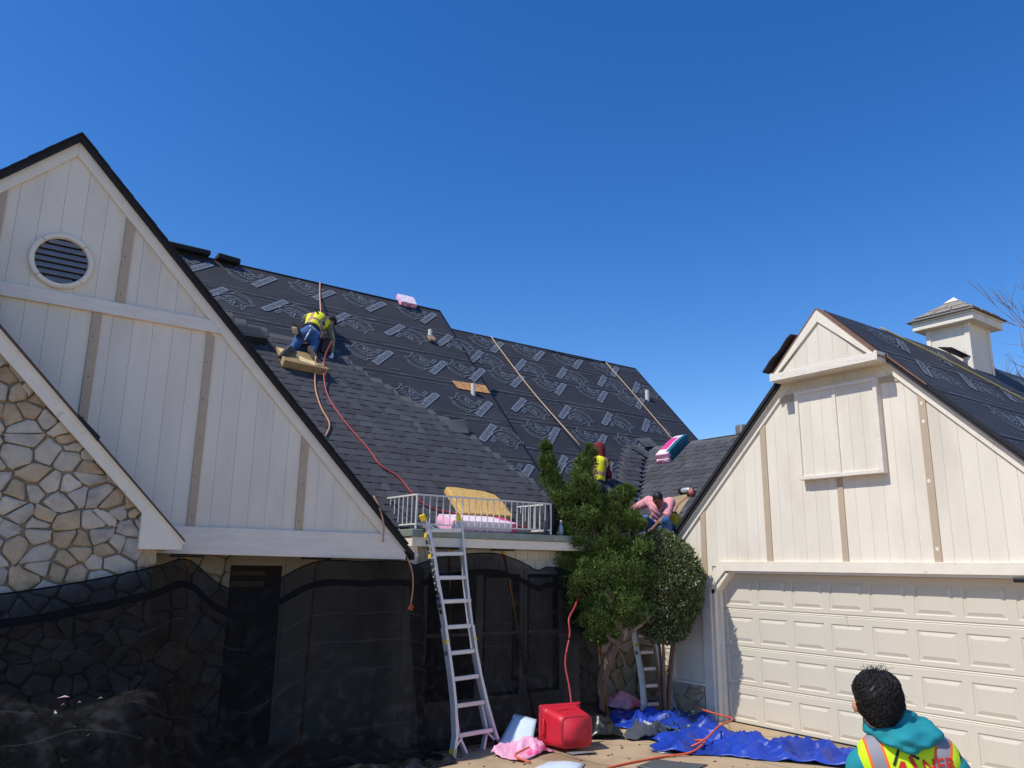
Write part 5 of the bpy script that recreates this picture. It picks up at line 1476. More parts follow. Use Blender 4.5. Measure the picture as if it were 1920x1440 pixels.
for c, r in CL:
    r *= .96
    for layer in range(4):
        cc_ = Vector(c) + VD * ((0, .22, -.12, .38)[layer] + r5.uniform(-.1, .1)) * (1.0 if r > .2 else .4)
        sub = [cc_ + Vector((r5.gauss(0, 1), r5.gauss(0, 1), r5.gauss(0, 1))).normalized() * r * r5.uniform(.35, .85) for _ in range(9)]
        for sc in sub:
            rad = r * r5.uniform(.28, .5)
            tone = r5.uniform(.62, 1.3)
            for _ in range(int(60 + 520 * rad)):
                d = Vector((r5.gauss(0, 1), r5.gauss(0, 1), r5.gauss(0, 1))).normalized()
                out = (sc - axis0); out.z *= .3
                dd = (d + Vector((0, 0, .75)) + out * .35)
                p = sc + d * rad * r5.uniform(.35, 1.0)
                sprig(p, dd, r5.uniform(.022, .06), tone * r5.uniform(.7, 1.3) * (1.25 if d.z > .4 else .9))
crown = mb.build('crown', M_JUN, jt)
crown['kind'] = 'stuff'
mb = MB()
tp = catmull([(7.98, 8.86, 0), (7.95, 8.82, .26), (7.96, 8.80, .53), (8.0, 8.76, .78), (8.09, 8.68, 1.03), (8.16, 8.62, 1.2), (8.12, 8.66, 1.5), (8.0, 8.75, 2.0), (7.9, 8.85, 2.6), (7.8, 8.92, 3.2)], 6)
rad = [.045 + .035 * math.exp(-((i / len(tp)) - .34) ** 2 / .02) if i / len(tp) < .55 else .075 * (1 - (i / len(tp) - .55) * 1.9) for i in range(len(tp))]
mb.tube(tp, [max(.012, q) for q in rad], 10)
for k in range(9):                                        # torn bark ridges twisting round the trunk
    a = k * .8
    pts = [tp[i] + Vector((math.cos(a + i * .09), math.sin(a + i * .09), 0)) * rad[i] * .92 for i in range(2, 34, 2)]
    mb.tube(pts, [.006 + .014 * abs(math.sin(i * 1.3 + k)) for i in range(len(pts))], 5)
mb.build('trunk', M_BARK, jt, smooth=True)
for pts, r0 in (([(8.15, 8.62, 1.2), (8.31, 8.47, 1.30), (8.46, 8.35, 1.45), (8.55, 8.28, 1.56)], .038), ([(8.14, 8.60, 1.16), (8.2, 8.56, 1.27), (8.22, 8.54, 1.33)], .07), ([(8.08, 8.66, 1.08), (8.15, 8.58, .95), (8.19, 8.55, .80)], .014), ([(8.05, 8.7, 1.4), (7.85, 8.88, 1.7), (7.7, 9.0, 2.1)], .03), ([(8.0, 8.75, 1.9), (8.2, 8.55, 2.3), (8.3, 8.5, 2.8)], .03), ([(7.95, 8.8, 2.3), (7.6, 9.1, 2.9), (7.38, 9.3, 3.7)], .025), ([(8.1, 8.64, 1.12), (8.0, 8.64, 1.17), (7.93, 8.66, 1.22)], .05)):
    mb = MB(); pp_ = catmull(pts, 5); mb.tube(pp_, [r0 * (1 - .6 * i / len(pp_)) for i in range(len(pp_))], 8); mb.build('branch', M_BARK, jt, smooth=True)

ht = thing('hedge_tree', 'clipped round leafy hedge tree against the garage wall', 'tree', (8.95, 8.5, 0))
mb = MB()
HC_ = Vector((8.95, 8.50, 1.86))
for _ in range(30000):
    d = Vector((r5.gauss(0, 1), r5.gauss(0, 1), r5.gauss(0, 1))).normalized()
    R_ = 1 + .09 * mnoise.noise(d * 2.6) + .05 * mnoise.noise(d * 6)
    t = R_ * (1 - .5 * r5.random() ** 2)
    hx = .60 if d.z > 0 else .56
    p = HC_ + Vector((d.x * hx, d.y * hx, d.z * (.84 if d.z > 0 else .80))) * t
    a = (d * .9 + Vector((r5.gauss(0, 1), r5.gauss(0, 1), r5.gauss(0, 1))) * .75 + Vector((0, 0, .35))).normalized()
    b = a.cross(Vector((r5.gauss(0, 1), r5.gauss(0, 1), r5.gauss(0, 1))))
    if b.length < .05: continue
    b.normalize(); s = r5.uniform(.028, .058); nrm = a.cross(b)
    tone = r5.uniform(.55, 1.35)
    mb.add([p, p + a * s * .5 + b * s * .26 + nrm * s * .06, p + a * s, p + a * s * .5 - b * s * .26 + nrm * s * .06], [(0, 1, 2), (0, 2, 3)], 0, (tone * 1.05, tone, tone * .85))
hc = mb.build('crown', M_HEDGE, ht); hc['kind'] = 'stuff'
for k in range(5):
    a = k * 1.26
    mb = MB(); mb.tube(catmull([(8.97 + .05 * math.cos(a), 8.55 + .05 * math.sin(a), 0), (8.95 + .09 * math.cos(a), 8.52 + .09 * math.sin(a), .6), (8.95 + .2 * math.cos(a), 8.5 + .2 * math.sin(a), 1.3), (8.95 + .3 * math.cos(a), 8.5 + .3 * math.sin(a), 1.9)], 4), [.035 - .0022 * i for i in range(13)], 6)
    mb.build('stem', M_BARK, ht, smooth=True)
# low green sprouts at the hedge foot
st = MB()
for cx, cy in ((8.75, 8.25), (8.95, 8.05), (8.2, 7.62), (8.0, 7.75)):
    leaf_cloud(st, (cx, cy, .1), (.16, .12, .1), 60, .05, r5)
single('weeds', st, M_LEAF, 'green weeds sprouting along the edge of the blue tarp', 'weeds', None, (8.5, 8, 0), kind='stuff')

# bare winter tree far behind the garage
bt = thing('bare_tree', 'leafless winter tree behind the garage roof at the right edge', 'tree', (27.2, 8.75, 0))
M_TWIG = mat('twig', srgb(126, 108, 94), .9, var=.2, vscale=4)
mb = MB(); tw = MB()
def branch(p, d, L, r, lev):
    q = p + d * L
    (mb if lev < 2 else tw).tube([p, p.lerp(q, .5) + Vector((r5.gauss(0, .03), r5.gauss(0, .03), 0)) * L, q], [r, r * .8, r * .6], 5 if lev < 3 else 3, cap=False)
    if lev >= 6: return
    for _ in range(2 if lev < 1 else (3 if lev < 5 else 4)):
        nd = (d + Vector((r5.gauss(0, .42), r5.gauss(0, .42), r5.gauss(.12, .25)))).normalized()
        branch(p.lerp(q, r5.uniform(.55, 1)), nd, L * r5.uniform(.55, .85), r * .58, lev + 1)
branch(Vector((27.2, 8.75, 0)), Vector((0, 0, 1)), 3.9, .2, 0)
branch(Vector((27.2, 8.75, 2.4)), Vector((.2, -.1, 1)).normalized(), 2.6, .14, 1)
mb.build('trunk', M_TWIG, bt); tw.build('crown', M_TWIG, bt)['kind'] = 'stuff'
# ------------------------------------------------------------------ bundles, foam, tools on the roof
M_PK = mat('bundle_pink', srgb(240, 178, 204), .4, var=.08, vscale=8, col2=srgb(222, 70, 134), c2scale=2.6, c2lo=.56, c2hi=.6, bump=.25, bscale=16)
M_PKW = mat('bundle_white', srgb(240, 222, 230), .4, var=.05, vscale=8, bump=.25, bscale=16)
M_MAG = mat('bundle_magenta', srgb(214, 64, 130), .4, var=.1, vscale=8)
M_TEAL = mat('bundle_teal', srgb(18, 96, 110), .4, var=.12, vscale=8, bump=.2, bscale=16)
M_INK = mat('bundle_ink', srgb(120, 96, 160), .5)
def pack(name, c, ax, ay, az, label, mats, pick, group=None, sag=None, lump=.008, n=14, txt=None):
    """a wrapped shingle bundle: soft-edged slab; ax, ay, az are half-axis vectors"""
    c = Vector(c); ax = Vector(ax); ay = Vector(ay); az = Vector(az)
    mb = MB()
    def P(u, v, w):
        r = .86
        L = max(abs(u), abs(v), abs(w))
        e = lambda t: t * (1 - .05 * ((u * u + v * v + w * w) - t * t) / 2)
        q = c + ax * e(u) + ay * e(v) + az * e(w)
        q += Vector((1, 1, 1)) * 0
        nn = lump * mnoise.noise(q * 9) + lump * .8 * mnoise.noise(q * 21)
        d = (q - c); d = d.normalized() if d.length > 0 else d
        q += d * nn
        if sag: q += sag(u, v)
        return q
    T = np.linspace(-1, 1, n)
    for f in range(6):
        G = []
        for a in T:
            row = []
            for b in T:
                u, v, w = [(a, b, 1), (b, a, -1), (a, -1, b), (b, 1, a), (1, a, b), (-1, b, a)][f]
                row.append((P(u, v, w), (u, v, w)))
            G.append(row)
        for i in range(n - 1):
            for j in range(n - 1):
                cen = [sum(G[i + x][j + y][1][k] for x in (0, 1) for y in (0, 1)) / 4 for k in range(3)]
                mb.add([G[i][j][0], G[i + 1][j][0], G[i + 1][j + 1][0], G[i][j + 1][0]], [(0, 1, 2, 3)], pick(f, *cen))
    o = single(name, mb, mats, label, 'shingle bundle', group, tuple(c - az), smooth=True)
    return o
pick_deck = lambda f, u, v, w: 3 if (w < -.55 and u > -.1) else (2 if u > .62 and (u + .3 * v) > .72 else (1 if f == 0 or f == 2 and abs(u) < .8 and w > -.4 else 0))
pack('shingle_bundle', (6.02, 9.16, 2.705), (.56, .02, 0), (-.02, .17, .05), (0, -.03, .085), 'pink and white wrapped shingle bundle lying behind the railing', [M_PK, M_PKW, M_MAG, M_TEAL], pick_deck, 'wrapped shingle bundles')
mb = MB(); v, f = text_mesh('SHINGLES', .07)
tag(pack('shingle_bundle', RL.p(7.25, .02, .08), (.19, 0, 0), RL.d * .16, RL.n * .05, 'pale pink wrapped bundle lying over the main ridge', [M_PK, M_PKW], lambda f, u, v, w: 1 if f == 0 else 0, 'wrapped shingle bundles', lump=.012), cat='shingle bundle')
wsag = lambda u, v: Vector((0, 0, -.05)) * max(0, -v) ** 2
for k in range(2):
    c = WG.p(-10.62 + .02 * k, .30, .07 + .105 * k)
    lab = ('lower', 'upper')[k] + ' of the two pink and teal bundles stacked on the wing ridge'
    pack('shingle_bundle', c + WG.d * (.04 * (1 - k)), WG.d * .38, WG.u * .17, WG.n * .05, lab, [M_PK, M_MAG, M_TEAL, M_PKW], lambda f, u, v, w: (2 if v > .45 and u < .8 else (1 if f == 0 and -.75 < u < .6 and v < .2 else (3 if f == 0 else 0))), 'wrapped shingle bundles', sag=lambda u, v: WG.n * (-.045 * max(0, -u) ** 2), lump=.01)
# tan foam cushion under the kneeling roofer (wedge, torn top) and speckled foam board behind the railing
M_FOAM = mat('tan_foam', srgb(186, 156, 112), .95, var=.14, vscale=7, bump=.3, bscale=40)
M_FOAMTOP = mat('foam_skin', srgb(150, 124, 86), .95, var=.16, vscale=8)
def foam_pt(a, b, h): return RL.p(a, b, h)
A = [(3.98, 2.72), (4.62, 2.76), (4.70, 3.34), (3.98, 3.28)]
mb = MB()
bot = [foam_pt(a, b, .035) for a, b in A]; top = [foam_pt(A[0][0], A[0][1], .06), foam_pt(A[1][0], A[1][1], .06), foam_pt(A[2][0], A[2][1], .18), foam_pt(A[3][0], A[3][1], .18)]
mb.add(bot + top, [(0, 1, 5, 4), (1, 2, 6, 5), (2, 3, 7, 6), (3, 0, 4, 7), (3, 2, 1, 0)], 0)
mb.add(top, [(0, 1, 2, 3)], 1)
fp = thing('foam_cushion', 'torn tan foam wedge under the kneeling roofer', 'foam pad', RL.p(4.3, 3.0, 0))
bevel(mb.build('block', [M_FOAM, M_FOAMTOP], fp), .02, 2)
mb = MB(); q = lambda u, v: top[0].lerp(top[1], u).lerp(top[3].lerp(top[2], u), v) + RL.n * .006
mb.add([q(.42, .52), q(.50, .42), q(.62, .58), q(.78, .62), q(.80, .9), q(.70, .95), q(.55, .86), q(.40, .84)], [tuple(range(8))]); mb.add([q(0.02, .1), q(.2, .12), q(.12, .5), q(.02, .9)], [(0, 1, 2, 3)])
mb.build('torn_patch', mat('foam_bare', srgb(222, 196, 142), .95, var=.1, vscale=20), fp)
M_SPECK = mat('yellow_foam', srgb(222, 178, 104), .95, var=.12, vscale=9, bump=.4, bscale=40)
_nt = M_SPECK.node_tree; _vo = _nt.nodes.new('ShaderNodeTexVoronoi'); _vo.inputs['Scale'].default_value = 26; _tc = _nt.nodes.new('ShaderNodeTexCoord'); _nt.links.new(_tc.outputs['Object'], _vo.inputs['Vector'])
_mr = _nt.nodes.new('ShaderNodeMapRange'); _mr.inputs[1].default_value = .14; _mr.inputs[2].default_value = .24; _mr.inputs[3].default_value = .06; _nt.links.new(_vo.outputs['Distance'], _mr.inputs[0])
_mx = _nt.nodes.new('ShaderNodeMix'); _mx.data_type = 'RGBA'; _mx.blend_type = 'MULTIPLY'; _mx.inputs[0].default_value = 1
_b = _nt.nodes['Principled BSDF']; _nt.links.new(_b.inputs['Base Color'].links[0].from_socket, _mx.inputs[6]); _nt.links.new(_mr.outputs[0], _mx.inputs[7]); _nt.links.new(_mx.outputs[2], _b.inputs['Base Color'])
mb = MB(); mb.prism([RL.p(a, b, .14) for a, b in ((5.90, 5.93), (6.05, 5.92), (6.55, 5.96), (6.72, 6.02), (6.80, 6.14), (6.84, 6.48), (5.97, 6.48))], RL.n * -.11)
o = single('foam_pad', mb, M_SPECK, 'speckled yellow foam pad leaning on the shingles behind the railing', 'foam pad', None, RL.p(6.3, 6.4, .03)); bevel(o, .02, 2)
# kraft board on the wing roof, nail gun, yellow case, dark garment and bottle at the railing
mb = MB(); mb.prism([WG.p(-9.85, 1.98, .045), WG.p(-9.15, 1.86, .045), WG.p(-9.05, 2.55, .045), WG.p(-9.55, 2.80, .045), WG.p(-9.75, 2.4, .045)], WG.n * -.012)
single('kraft_board', mb, mat('kraft', srgb(150, 132, 100), .9, var=.14, vscale=5), 'flat tan board on the wing roof behind the roofer in pink', 'board', None, WG.p(-9.5, 2.3, .03))
def nailgun(c, u, d, n):
    t = thing('nail_gun', 'black and white nail gun lying on the wing roof', 'nail gun', c)
    c = Vector(c)
    mb = MB(); mb.tube([c + u * -.16 + n * .05, c + u * -.12 + n * .055, c + u * .02 + n * .06, c + u * .05 + n * .06], [.035, .048, .045, .03], 12); mb.build('body', mat('gun_pale', srgb(196, 204, 204), .35, metal=.4), t, smooth=True)
    mb = MB(); mb.tube([c + u * -.20 + n * .05, c + u * -.14 + n * .05], [.05, .055], 12); mb.build('head_cap', M_LAMP, t)
    mb = MB(); mb.tube([c + u * .0 + n * .05, c + u * .05 + d * .08 + n * .05, c + u * .08 + d * .15 + n * .04], [.025, .022, .024], 8); mb.build('grip', M_LAMP, t)
    mb = MB(); mb.tube([c + u * .10 + d * .10 + n * .055, c + u * .17 + d * .06 + n * .055], [.07, .07], 14); mb.build('magazine', mat('gun_orange', srgb(170, 96, 80), .5), t)
    mb = MB(); mb.tube([c + u * .05 + n * .05, c + u * .15 + n * .045], [.018, .012], 8); mb.build('nose', M_ALU, t)
    mb = MB(); mb.tube(catmull([c + u * .08 + d * .15 + n * .04, c + d * .4 + n * .03, c + d * .75 - u * -.15 + n * .03, c + d * 1.0 - u * -.22 + n * .05], 6), .007, 6); mb.build('air_line', M_REDHOSE, t, smooth=True)
nailgun(WG.p(-9.24, 1.82, .03), WG.u, WG.d, WG.n)
yb_ = thing('yellow_case', 'rounded yellow plastic tool case at the eave beside the roofer in pink', 'tool case', (9.72, 8.95, 2.78))
sdf_mesh('shell', [ell((9.75, 8.98, 2.90), (.12, .15, .15), 0), ell((9.75, 8.98, 2.84), (.13, .16, .06), 0)], [M_YELLOW], .02, parent=yb_)
mb = MB(); mb.tube([(9.75, 8.9, 3.03), (9.75, 8.94, 3.06), (9.75, 9.02, 3.06), (9.75, 9.06, 3.03)], .012, 6); mb.build('handle', M_LAMP, yb_)
jk = thing('jacket', 'dark jacket draped over the right end of the railing', 'jacket', (7.2, 9.05, 2.62))
P = [[(7.10 + .34 * s, 9.0 + .22 * s - .05 * math.sin(t * 3.1) + .025 * math.sin(9 * s + 4 * t), 3.06 - .42 * t + .03 * math.sin(7 * s)) for s in np.linspace(0, 1, 14)] for t in np.linspace(0, 1, 10)]
mb = MB(); mb.grid(P); o = mb.build('cloth', mat('navy_cloth', srgb(34, 36, 44), .9, var=.2, vscale=8), jk, smooth=True); o.modifiers.new('s', 'SOLIDIFY').thickness = .03
mb = MB(); mb.tube(catmull([(7.05, 8.97, 3.05), (7.06, 8.93, 2.85), (7.03, 8.93, 2.65)], 5), [.03] * 11, 8); mb.build('sleeve', mat('grey_lining', srgb(84, 84, 98), .9), jk, smooth=True)
bo = thing('water_bottle', 'clear plastic water bottle by the jacket on the deck', 'bottle', (7.36, 8.98, 2.602))
mb = MB(); mb.tube([(7.36, 8.98, 2.602), (7.36, 8.98, 2.72), (7.36, 8.98, 2.76), (7.36, 8.98, 2.80)], [.033, .033, .014, .013], 12); mb.build('body', mat('bottle_plastic', srgb(150, 170, 186), .15), bo, smooth=True)
mb = MB(); mb.tube([(7.36, 8.98, 2.80), (7.36, 8.98, 2.82)], .016, 10); mb.build('cap', M_WHITE, bo)

# ------------------------------------------------------------------ people
SKIN = mat('skin', srgb(196, 140, 108), .55, var=.08, vscale=12, subsurf=.15)
SKIND = mat('skin_dark', srgb(126, 82, 60), .55, var=.08, vscale=12, subsurf=.15)
JEANS = mat('jeans', srgb(58, 92, 140), .9, var=.2, vscale=9, bump=.25, bscale=50, col2=srgb(112, 146, 186), c2scale=5, c2lo=.55, c2hi=.75)
DKJEANS = mat('dark_jeans', srgb(30, 40, 58), .9, var=.2, vscale=9, bump=.25, bscale=50)
BOOT = mat('boot', srgb(78, 66, 58), .85, var=.2, vscale=14, bump=.3, bscale=50)
HAIR = mat('black_hair', (.014, .012, .011, 1), .55, var=.3, vscale=30, spec=.35)
VEST = mat('hi_vis_yellow', srgb(236, 232, 30), .7, var=.06, vscale=7)
SILV = mat('reflective_tape', srgb(176, 136, 104), .5, var=.1, vscale=20)
OLIVE = mat('olive_shirt', srgb(120, 116, 82), .9, var=.12, vscale=8)
MAROON = mat('maroon_hoodie', srgb(110, 26, 38), .9, var=.15, vscale=8)
PINKS = mat('salmon_shirt', srgb(224, 152, 158), .9, var=.1, vscale=6, bump=.2, bscale=30)
GLOVE = mat('white_glove', srgb(206, 206, 212), .9)
LEATHER = mat('tool_leather', srgb(52, 42, 38), .7, var=.3, vscale=12, bump=.3, bscale=40)

def figure(t, J, mats, sc=.95):
    """one continuous clothed body from joint positions; mats = shirt, trousers, skin, boots, hair"""
    S, T, K, B, Hh = range(5)
    g = lambda k: np.array(J[k], float)
    pr = []
    ad = lambda a, b, ra, rb, m, k=.03, sq=None: pr.append(cap(g(a) if isinstance(a, str) else a, g(b) if isinstance(b, str) else b, ra * sc, rb * sc, m, k, sq))
    ad('pelvis', 'waist', .135, .13, T, .04)
    ad('waist', 'chest', .135, .15, S, .06)
    ad('chest', 'Lsh', .10, .075, S, .06); ad('chest', 'Rsh', .10, .075, S, .06)
    ad('Lsh', 'neck', .06, .05, S, .04); ad('Rsh', 'neck', .06, .05, S, .04)
    ad('neck', 'head', .05, .05, K, .02)
    for s in 'LR':
        ad(s + 'sh', s + 'el', .068, .052, S, .03); ad(s + 'el', s + 'ha', .05, .034, S if J.get('long', 1) else K, .02)
        ad('pelvis', s + 'hip', .115, .105, T, .05)
        ad(s + 'hip', s + 'kn', .10, .068, T, .04); ad(s + 'kn', s + 'an', .066, .048, T, .02)
        ad(s + 'an', s + 'toe', .045, .042, B, .015)
        d = g(s + 'toe') - g(s + 'an'); L = np.linalg.norm(d)
        ad(g(s + 'an') - d / L * .03, g(s + 'an') + d * .2, .046, .05, B, .02)
    h = g('head'); f = np.array(J['face'], float); f /= np.linalg.norm(f)
    up = g('head') - g('neck'); up -= f * (up @ f); up /= np.linalg.norm(up); si = np.cross(f, up)
    R = np.stack([si, f, up], 1)
    pr.append(ell(h + up * .02, (.075 * sc, .092 * sc, .108 * sc), K, .02, R))
    pr.append(cap(h + f * .085 * sc - up * .005, h + f * .105 * sc - up * .03, .012, .016, K, .015))      # nose
    pr.append(cap(h + f * .055 - up * .08, h + f * .07 - up * .085, .035, .03, K, .03))                    # chin
    for sg in (-1, 1):
        pr.append(ell(h + si * sg * .077 * sc - up * .005, (.012, .022, .032), K, .01, R))
        pr.append(ell(h + si * sg * .03 + f * .088 * sc + up * .012, (.012, .01, .008), K, .006, R))
    pr.append(ell(h + up * .045 - f * .018, (.083 * sc, .095 * sc, .098 * sc), Hh, .008, R))
    o = sdf_mesh('body', pr, mats, .016, wob=.0035, wscale=14, parent=t)
    return o, (h, f, up, si)

def vest(t, J, mats, sc=.95, grow=.022, stripe=None):
    g = lambda k: np.array(J[k], float)
    pr = [cap(g('waist'), g('chest'), (.135 + grow) * sc, (.15 + grow) * sc, 0, .06)]
    for s in 'LR':
        e = g('chest') * .25 + g(s + 'sh') * .75
        pr.append(cap(g('chest'), e, (.10 + grow) * sc, (.078 + grow) * sc, 0, .06))
    o = sdf_mesh('vest', pr, mats, .018, wob=.003, wscale=13, parent=t)
    me = o.data
    base = np.array(wloc(t)); w = g('waist') - base; c = g('chest') - base
    ax = (c - w); L = np.linalg.norm(ax); ax /= L
    sd = g('Rsh') - g('Lsh'); sd /= np.linalg.norm(sd)
    mi = []
    for p in me.polygons:
        q = np.array(p.center); a = ((q - w) @ ax) / L; b = ((q - c) @ sd)
        mi.append(1 if (abs(a - .18) < .14) or (abs(abs(b) - .11) < .028) else 0)
    me.polygons.foreach_set('material_index', mi); me.update()
    return o

def hand(t, wrist, d, palm, m, sc=.95, curl=.5, name='glove', thumb=1):
    """palm, four unequal bent fingers and a thumb from the side of the palm"""
    w = np.array(wrist, float); d = np.array(d, float); d /= np.linalg.norm(d)
    pn = np.array(palm, float); pn -= d * (pn @ d); pn /= np.linalg.norm(pn); s = np.cross(d, pn) * thumb
    pr = [cap(w, w + d * .03 * sc, .028 * sc, .03 * sc, 0, .01)]
    for i in range(4):
        o = (i - 1.5) * .021 * sc
        b = w + d * .085 * sc + s * o
        pr.append(cap(w + d * .025 * sc + s * o * .7, b, .016 * sc, .0135 * sc, 0, .012))
        L = (.062, .075, .07, .055)[i] * sc
        k1 = b + (d * math.cos(curl * .6) + pn * math.sin(curl * .6)) * L * .5
        k2 = k1 + (d * math.cos(curl * 1.7) + pn * math.sin(curl * 1.7)) * L * .5
        pr += [cap(b, k1, .0105 * sc, .0095 * sc, 0, .003), cap(k1, k2, .0095 * sc, .0075 * sc, 0, .003)]
    tb = w + d * .03 * sc - s * .032 * sc
    t1 = tb + (d * .7 - s * .6 + pn * .4) * .04 * sc
    pr += [cap(w + d * .02 * sc - s * .012 * sc, tb, .018 * sc, .014 * sc, 0, .01), cap(tb, t1, .013 * sc, .011 * sc, 0, .004), cap(t1, t1 + (d * .9 - s * .1 + pn * .4) * .035 * sc, .011 * sc, .009 * sc, 0, .003)]
    return sdf_mesh(name, pr, [m], .0065, parent=t)

# roofer kneeling on the foam wedge, back to the drive
w1 = thing('person', 'roofer in yellow vest, jeans and tool belt kneeling on the foam wedge', 'person', (4.5, 12.05, 5.4), 'roofers')
J1 = dict(pelvis=(4.56, 12.22, 5.90), waist=(4.66, 12.32, 6.06), chest=(4.80, 12.48, 6.24), neck=(4.98, 12.6, 6.34), head=(5.09, 12.66, 6.31), Lsh=(4.64, 12.55, 6.28), Rsh=(4.98, 12.42, 6.18),
          Lel=(4.78, 12.62, 5.98), Lha=(4.90, 12.36, 5.80), Rel=(5.01, 12.27, 5.88), Rha=(4.955, 12.13, 5.60), Lhip=(4.44, 12.20, 5.84), Rhip=(4.66, 12.18, 5.86), Lkn=(4.28, 12.16, 5.58), Rkn=(4.62, 12.14, 5.60),
          Lan=(4.10, 11.86, 5.47), Ran=(4.50, 11.90, 5.53), Ltoe=(3.97, 11.79, 5.32), Rtoe=(4.56, 11.82, 5.37), face=(.75, .35, -.65))
figure(w1, J1, [OLIVE, JEANS, SKIND, BOOT, HAIR])
vest(w1, J1, [VEST, SILV])
hand(w1, (4.955, 12.12, 5.595), (-.05, -.05, -1), (-.6, .6, 0), GLOVE)
hand(w1, (4.90, 12.36, 5.80), (.3, -.1, -.9), (.3, .6, 0), GLOVE)
for s, e in (('L', (-.5, 0, 0)), ('R', (.1, -.2, 0))):      # boot soles towards the camera
    a = Vector(J1[s + 'an']); b = Vector(J1[s + 'toe']); d = (b - a).normalized()
    nn = Vector((-.1, -.85, -.35)); nn = (nn - d * nn.dot(d)).normalized(); sd = d.cross(nn)
    mb = MB(); mb.prism([a - d * .05 + nn * .042 + sd * x * .04 + d * (.26 * y) for x, y in ((-.9, .0), (-1, .3), (-.75, .45), (-1.05, .7), (-.8, .98), (0, 1.06), (.8, .98), (1.05, .7), (.8, .45), (1, .3), (.9, 0), (0, -.08))], nn * .018)
    bevel(mb.build('boot_sole', mat('sole', srgb(86, 78, 72), .9, var=.2, vscale=20), w1), .004)
# belt, pouches, hammer, harness straps
bc = [Vector((4.62, 12.28, 6.0)) + Vector((.155 * math.cos(a), .10 * math.cos(a + 1.1) * 1.3, .075 * math.sin(a + .6) - .02)) for a in np.linspace(0, 6.283, 20)]
mb = MB(); ctr = Vector((4.62, 12.28, 5.99)); axb = (Vector(J1['waist']) - Vector(J1['pelvis'])).normalized(); e1 = axb.cross(Vector((0, 1, 0))).normalized(); e2 = axb.cross(e1)
mb.grid([[ctr + e1 * math.cos(a) * .152 + e2 * math.sin(a) * .152 + axb * h for a in np.linspace(0, 2 * math.pi, 26)] for h in (-.028, .028)]); o = mb.build('tool_belt', LEATHER, w1, smooth=True); o.modifiers.new('s', 'SOLIDIFY').thickness = .012
def pouch(c, ax, ay, az, nm='tool_pouch', m=LEATHER):
    mb = MB(); mb.obox(c, ax, ay, az); bevel(mb.build(nm, m, w1), .025, 3)
pouch((4.34, 12.14, 5.90), (.07, .02, -.05), (0, .06, .03), (-.04, .02, .10)); pouch((4.28, 12.10, 5.88), (.03, -.04, 0), (0, .04, .02), (-.02, 0, .06), m=mat('pouch_tan', srgb(150, 130, 108), .9, var=.2, vscale=20))
pouch((4.83, 12.12, 5.74), (.07, -.03, 0), (.01, .05, .02), (.01, 0, .13)); pouch((4.76, 12.08, 5.87), (.05, -.02, 0), (0, .04, 0), (.02, 0, .07))
mb = MB(); mb.tube([(4.42, 12.02, 5.72), (4.55, 12.08, 5.97)], .011, 8); hm = mb.build('hammer', M_ALU, w1, smooth=True)
mb = MB(); mb.bar((4.51, 12.06, 6.0), (4.62, 12.10, 5.95), .03, .03); mb.build('hammer_head', M_ALU, hm)
mb = MB()
for a, b in (((4.70, 12.42, 6.40), (4.84, 12.28, 6.12)), ((4.94, 12.46, 6.38), (4.70, 12.24, 6.13))):
    mb.bar(Vector(a) + Vector((0, -.03, .03)), Vector(b) + Vector((0, -.03, .0)), .035, .012, up=(0, -.7, .7))
mb.build('harness', M_BLKROPE, w1)
mb = MB(); hh = Vector(J1['head']); mb.tube([hh + Vector((.02, .0, .03)), hh + Vector((.05, .02, .07)), hh + Vector((.075, .03, .10)), hh + Vector((.08, .035, .105))], [.096, .097, .07, .02], 14); mb.build('cap', mat('black_cap', srgb(30, 30, 34), .8), w1, smooth=True)

# roofer behind the juniper, maroon hood up
w2 = thing('person', 'roofer in maroon hood and yellow vest half hidden behind the juniper', 'person', (9.5, 10.6, 3.5), 'roofers')
J2 = dict(pelvis=(9.46, 10.62, 3.50), waist=(9.47, 10.64, 3.66), chest=(9.52, 10.68, 3.92), neck=(9.59, 10.72, 4.08), head=(9.62, 10.76, 4.20), Lsh=(9.36, 10.76, 4.0), Rsh=(9.66, 10.62, 3.98), Lel=(9.3, 10.7, 3.74), Lha=(9.45, 10.85, 3.7), Rel=(9.74, 10.62, 3.72), Rha=(9.78, 10.85, 3.78),
          Lhip=(9.36, 10.66, 3.46), Rhip=(9.56, 10.56, 3.46), Lkn=(9.36, 10.86, 3.80 - .1), Rkn=(9.62, 10.76, 3.72), Lan=(9.35, 10.5, 3.5), Ran=(9.58, 10.42, 3.42), Ltoe=(9.35, 10.42, 3.38), Rtoe=(9.58, 10.33, 3.30), face=(.35, .9, .1))
J2 = {k: (tuple(np.array(v) + (.09, -.02, .07)) if isinstance(v, tuple) and k != 'face' else v) for k, v in J2.items()}
figure(w2, J2, [MAROON, DKJEANS, SKIND, BOOT, MAROON])
vest(w2, J2, [VEST, SILV])
hand(w2, J2['Rha'], (.1, .9, -.3), (0, 0, -1), SKIND, name='hand'); hand(w2, J2['Lha'], (.1, .9, -.3), (0, 0, -1), SKIND, name='hand')
sdf_mesh('hood', [ell((9.705, 10.725, 4.305), (.105, .115, .135), 0), cap((9.69, 10.69, 4.15), (9.70, 10.70, 4.22), .10, .10, 0, .05)], [MAROON], .018, wob=.004, wscale=15, parent=w2)

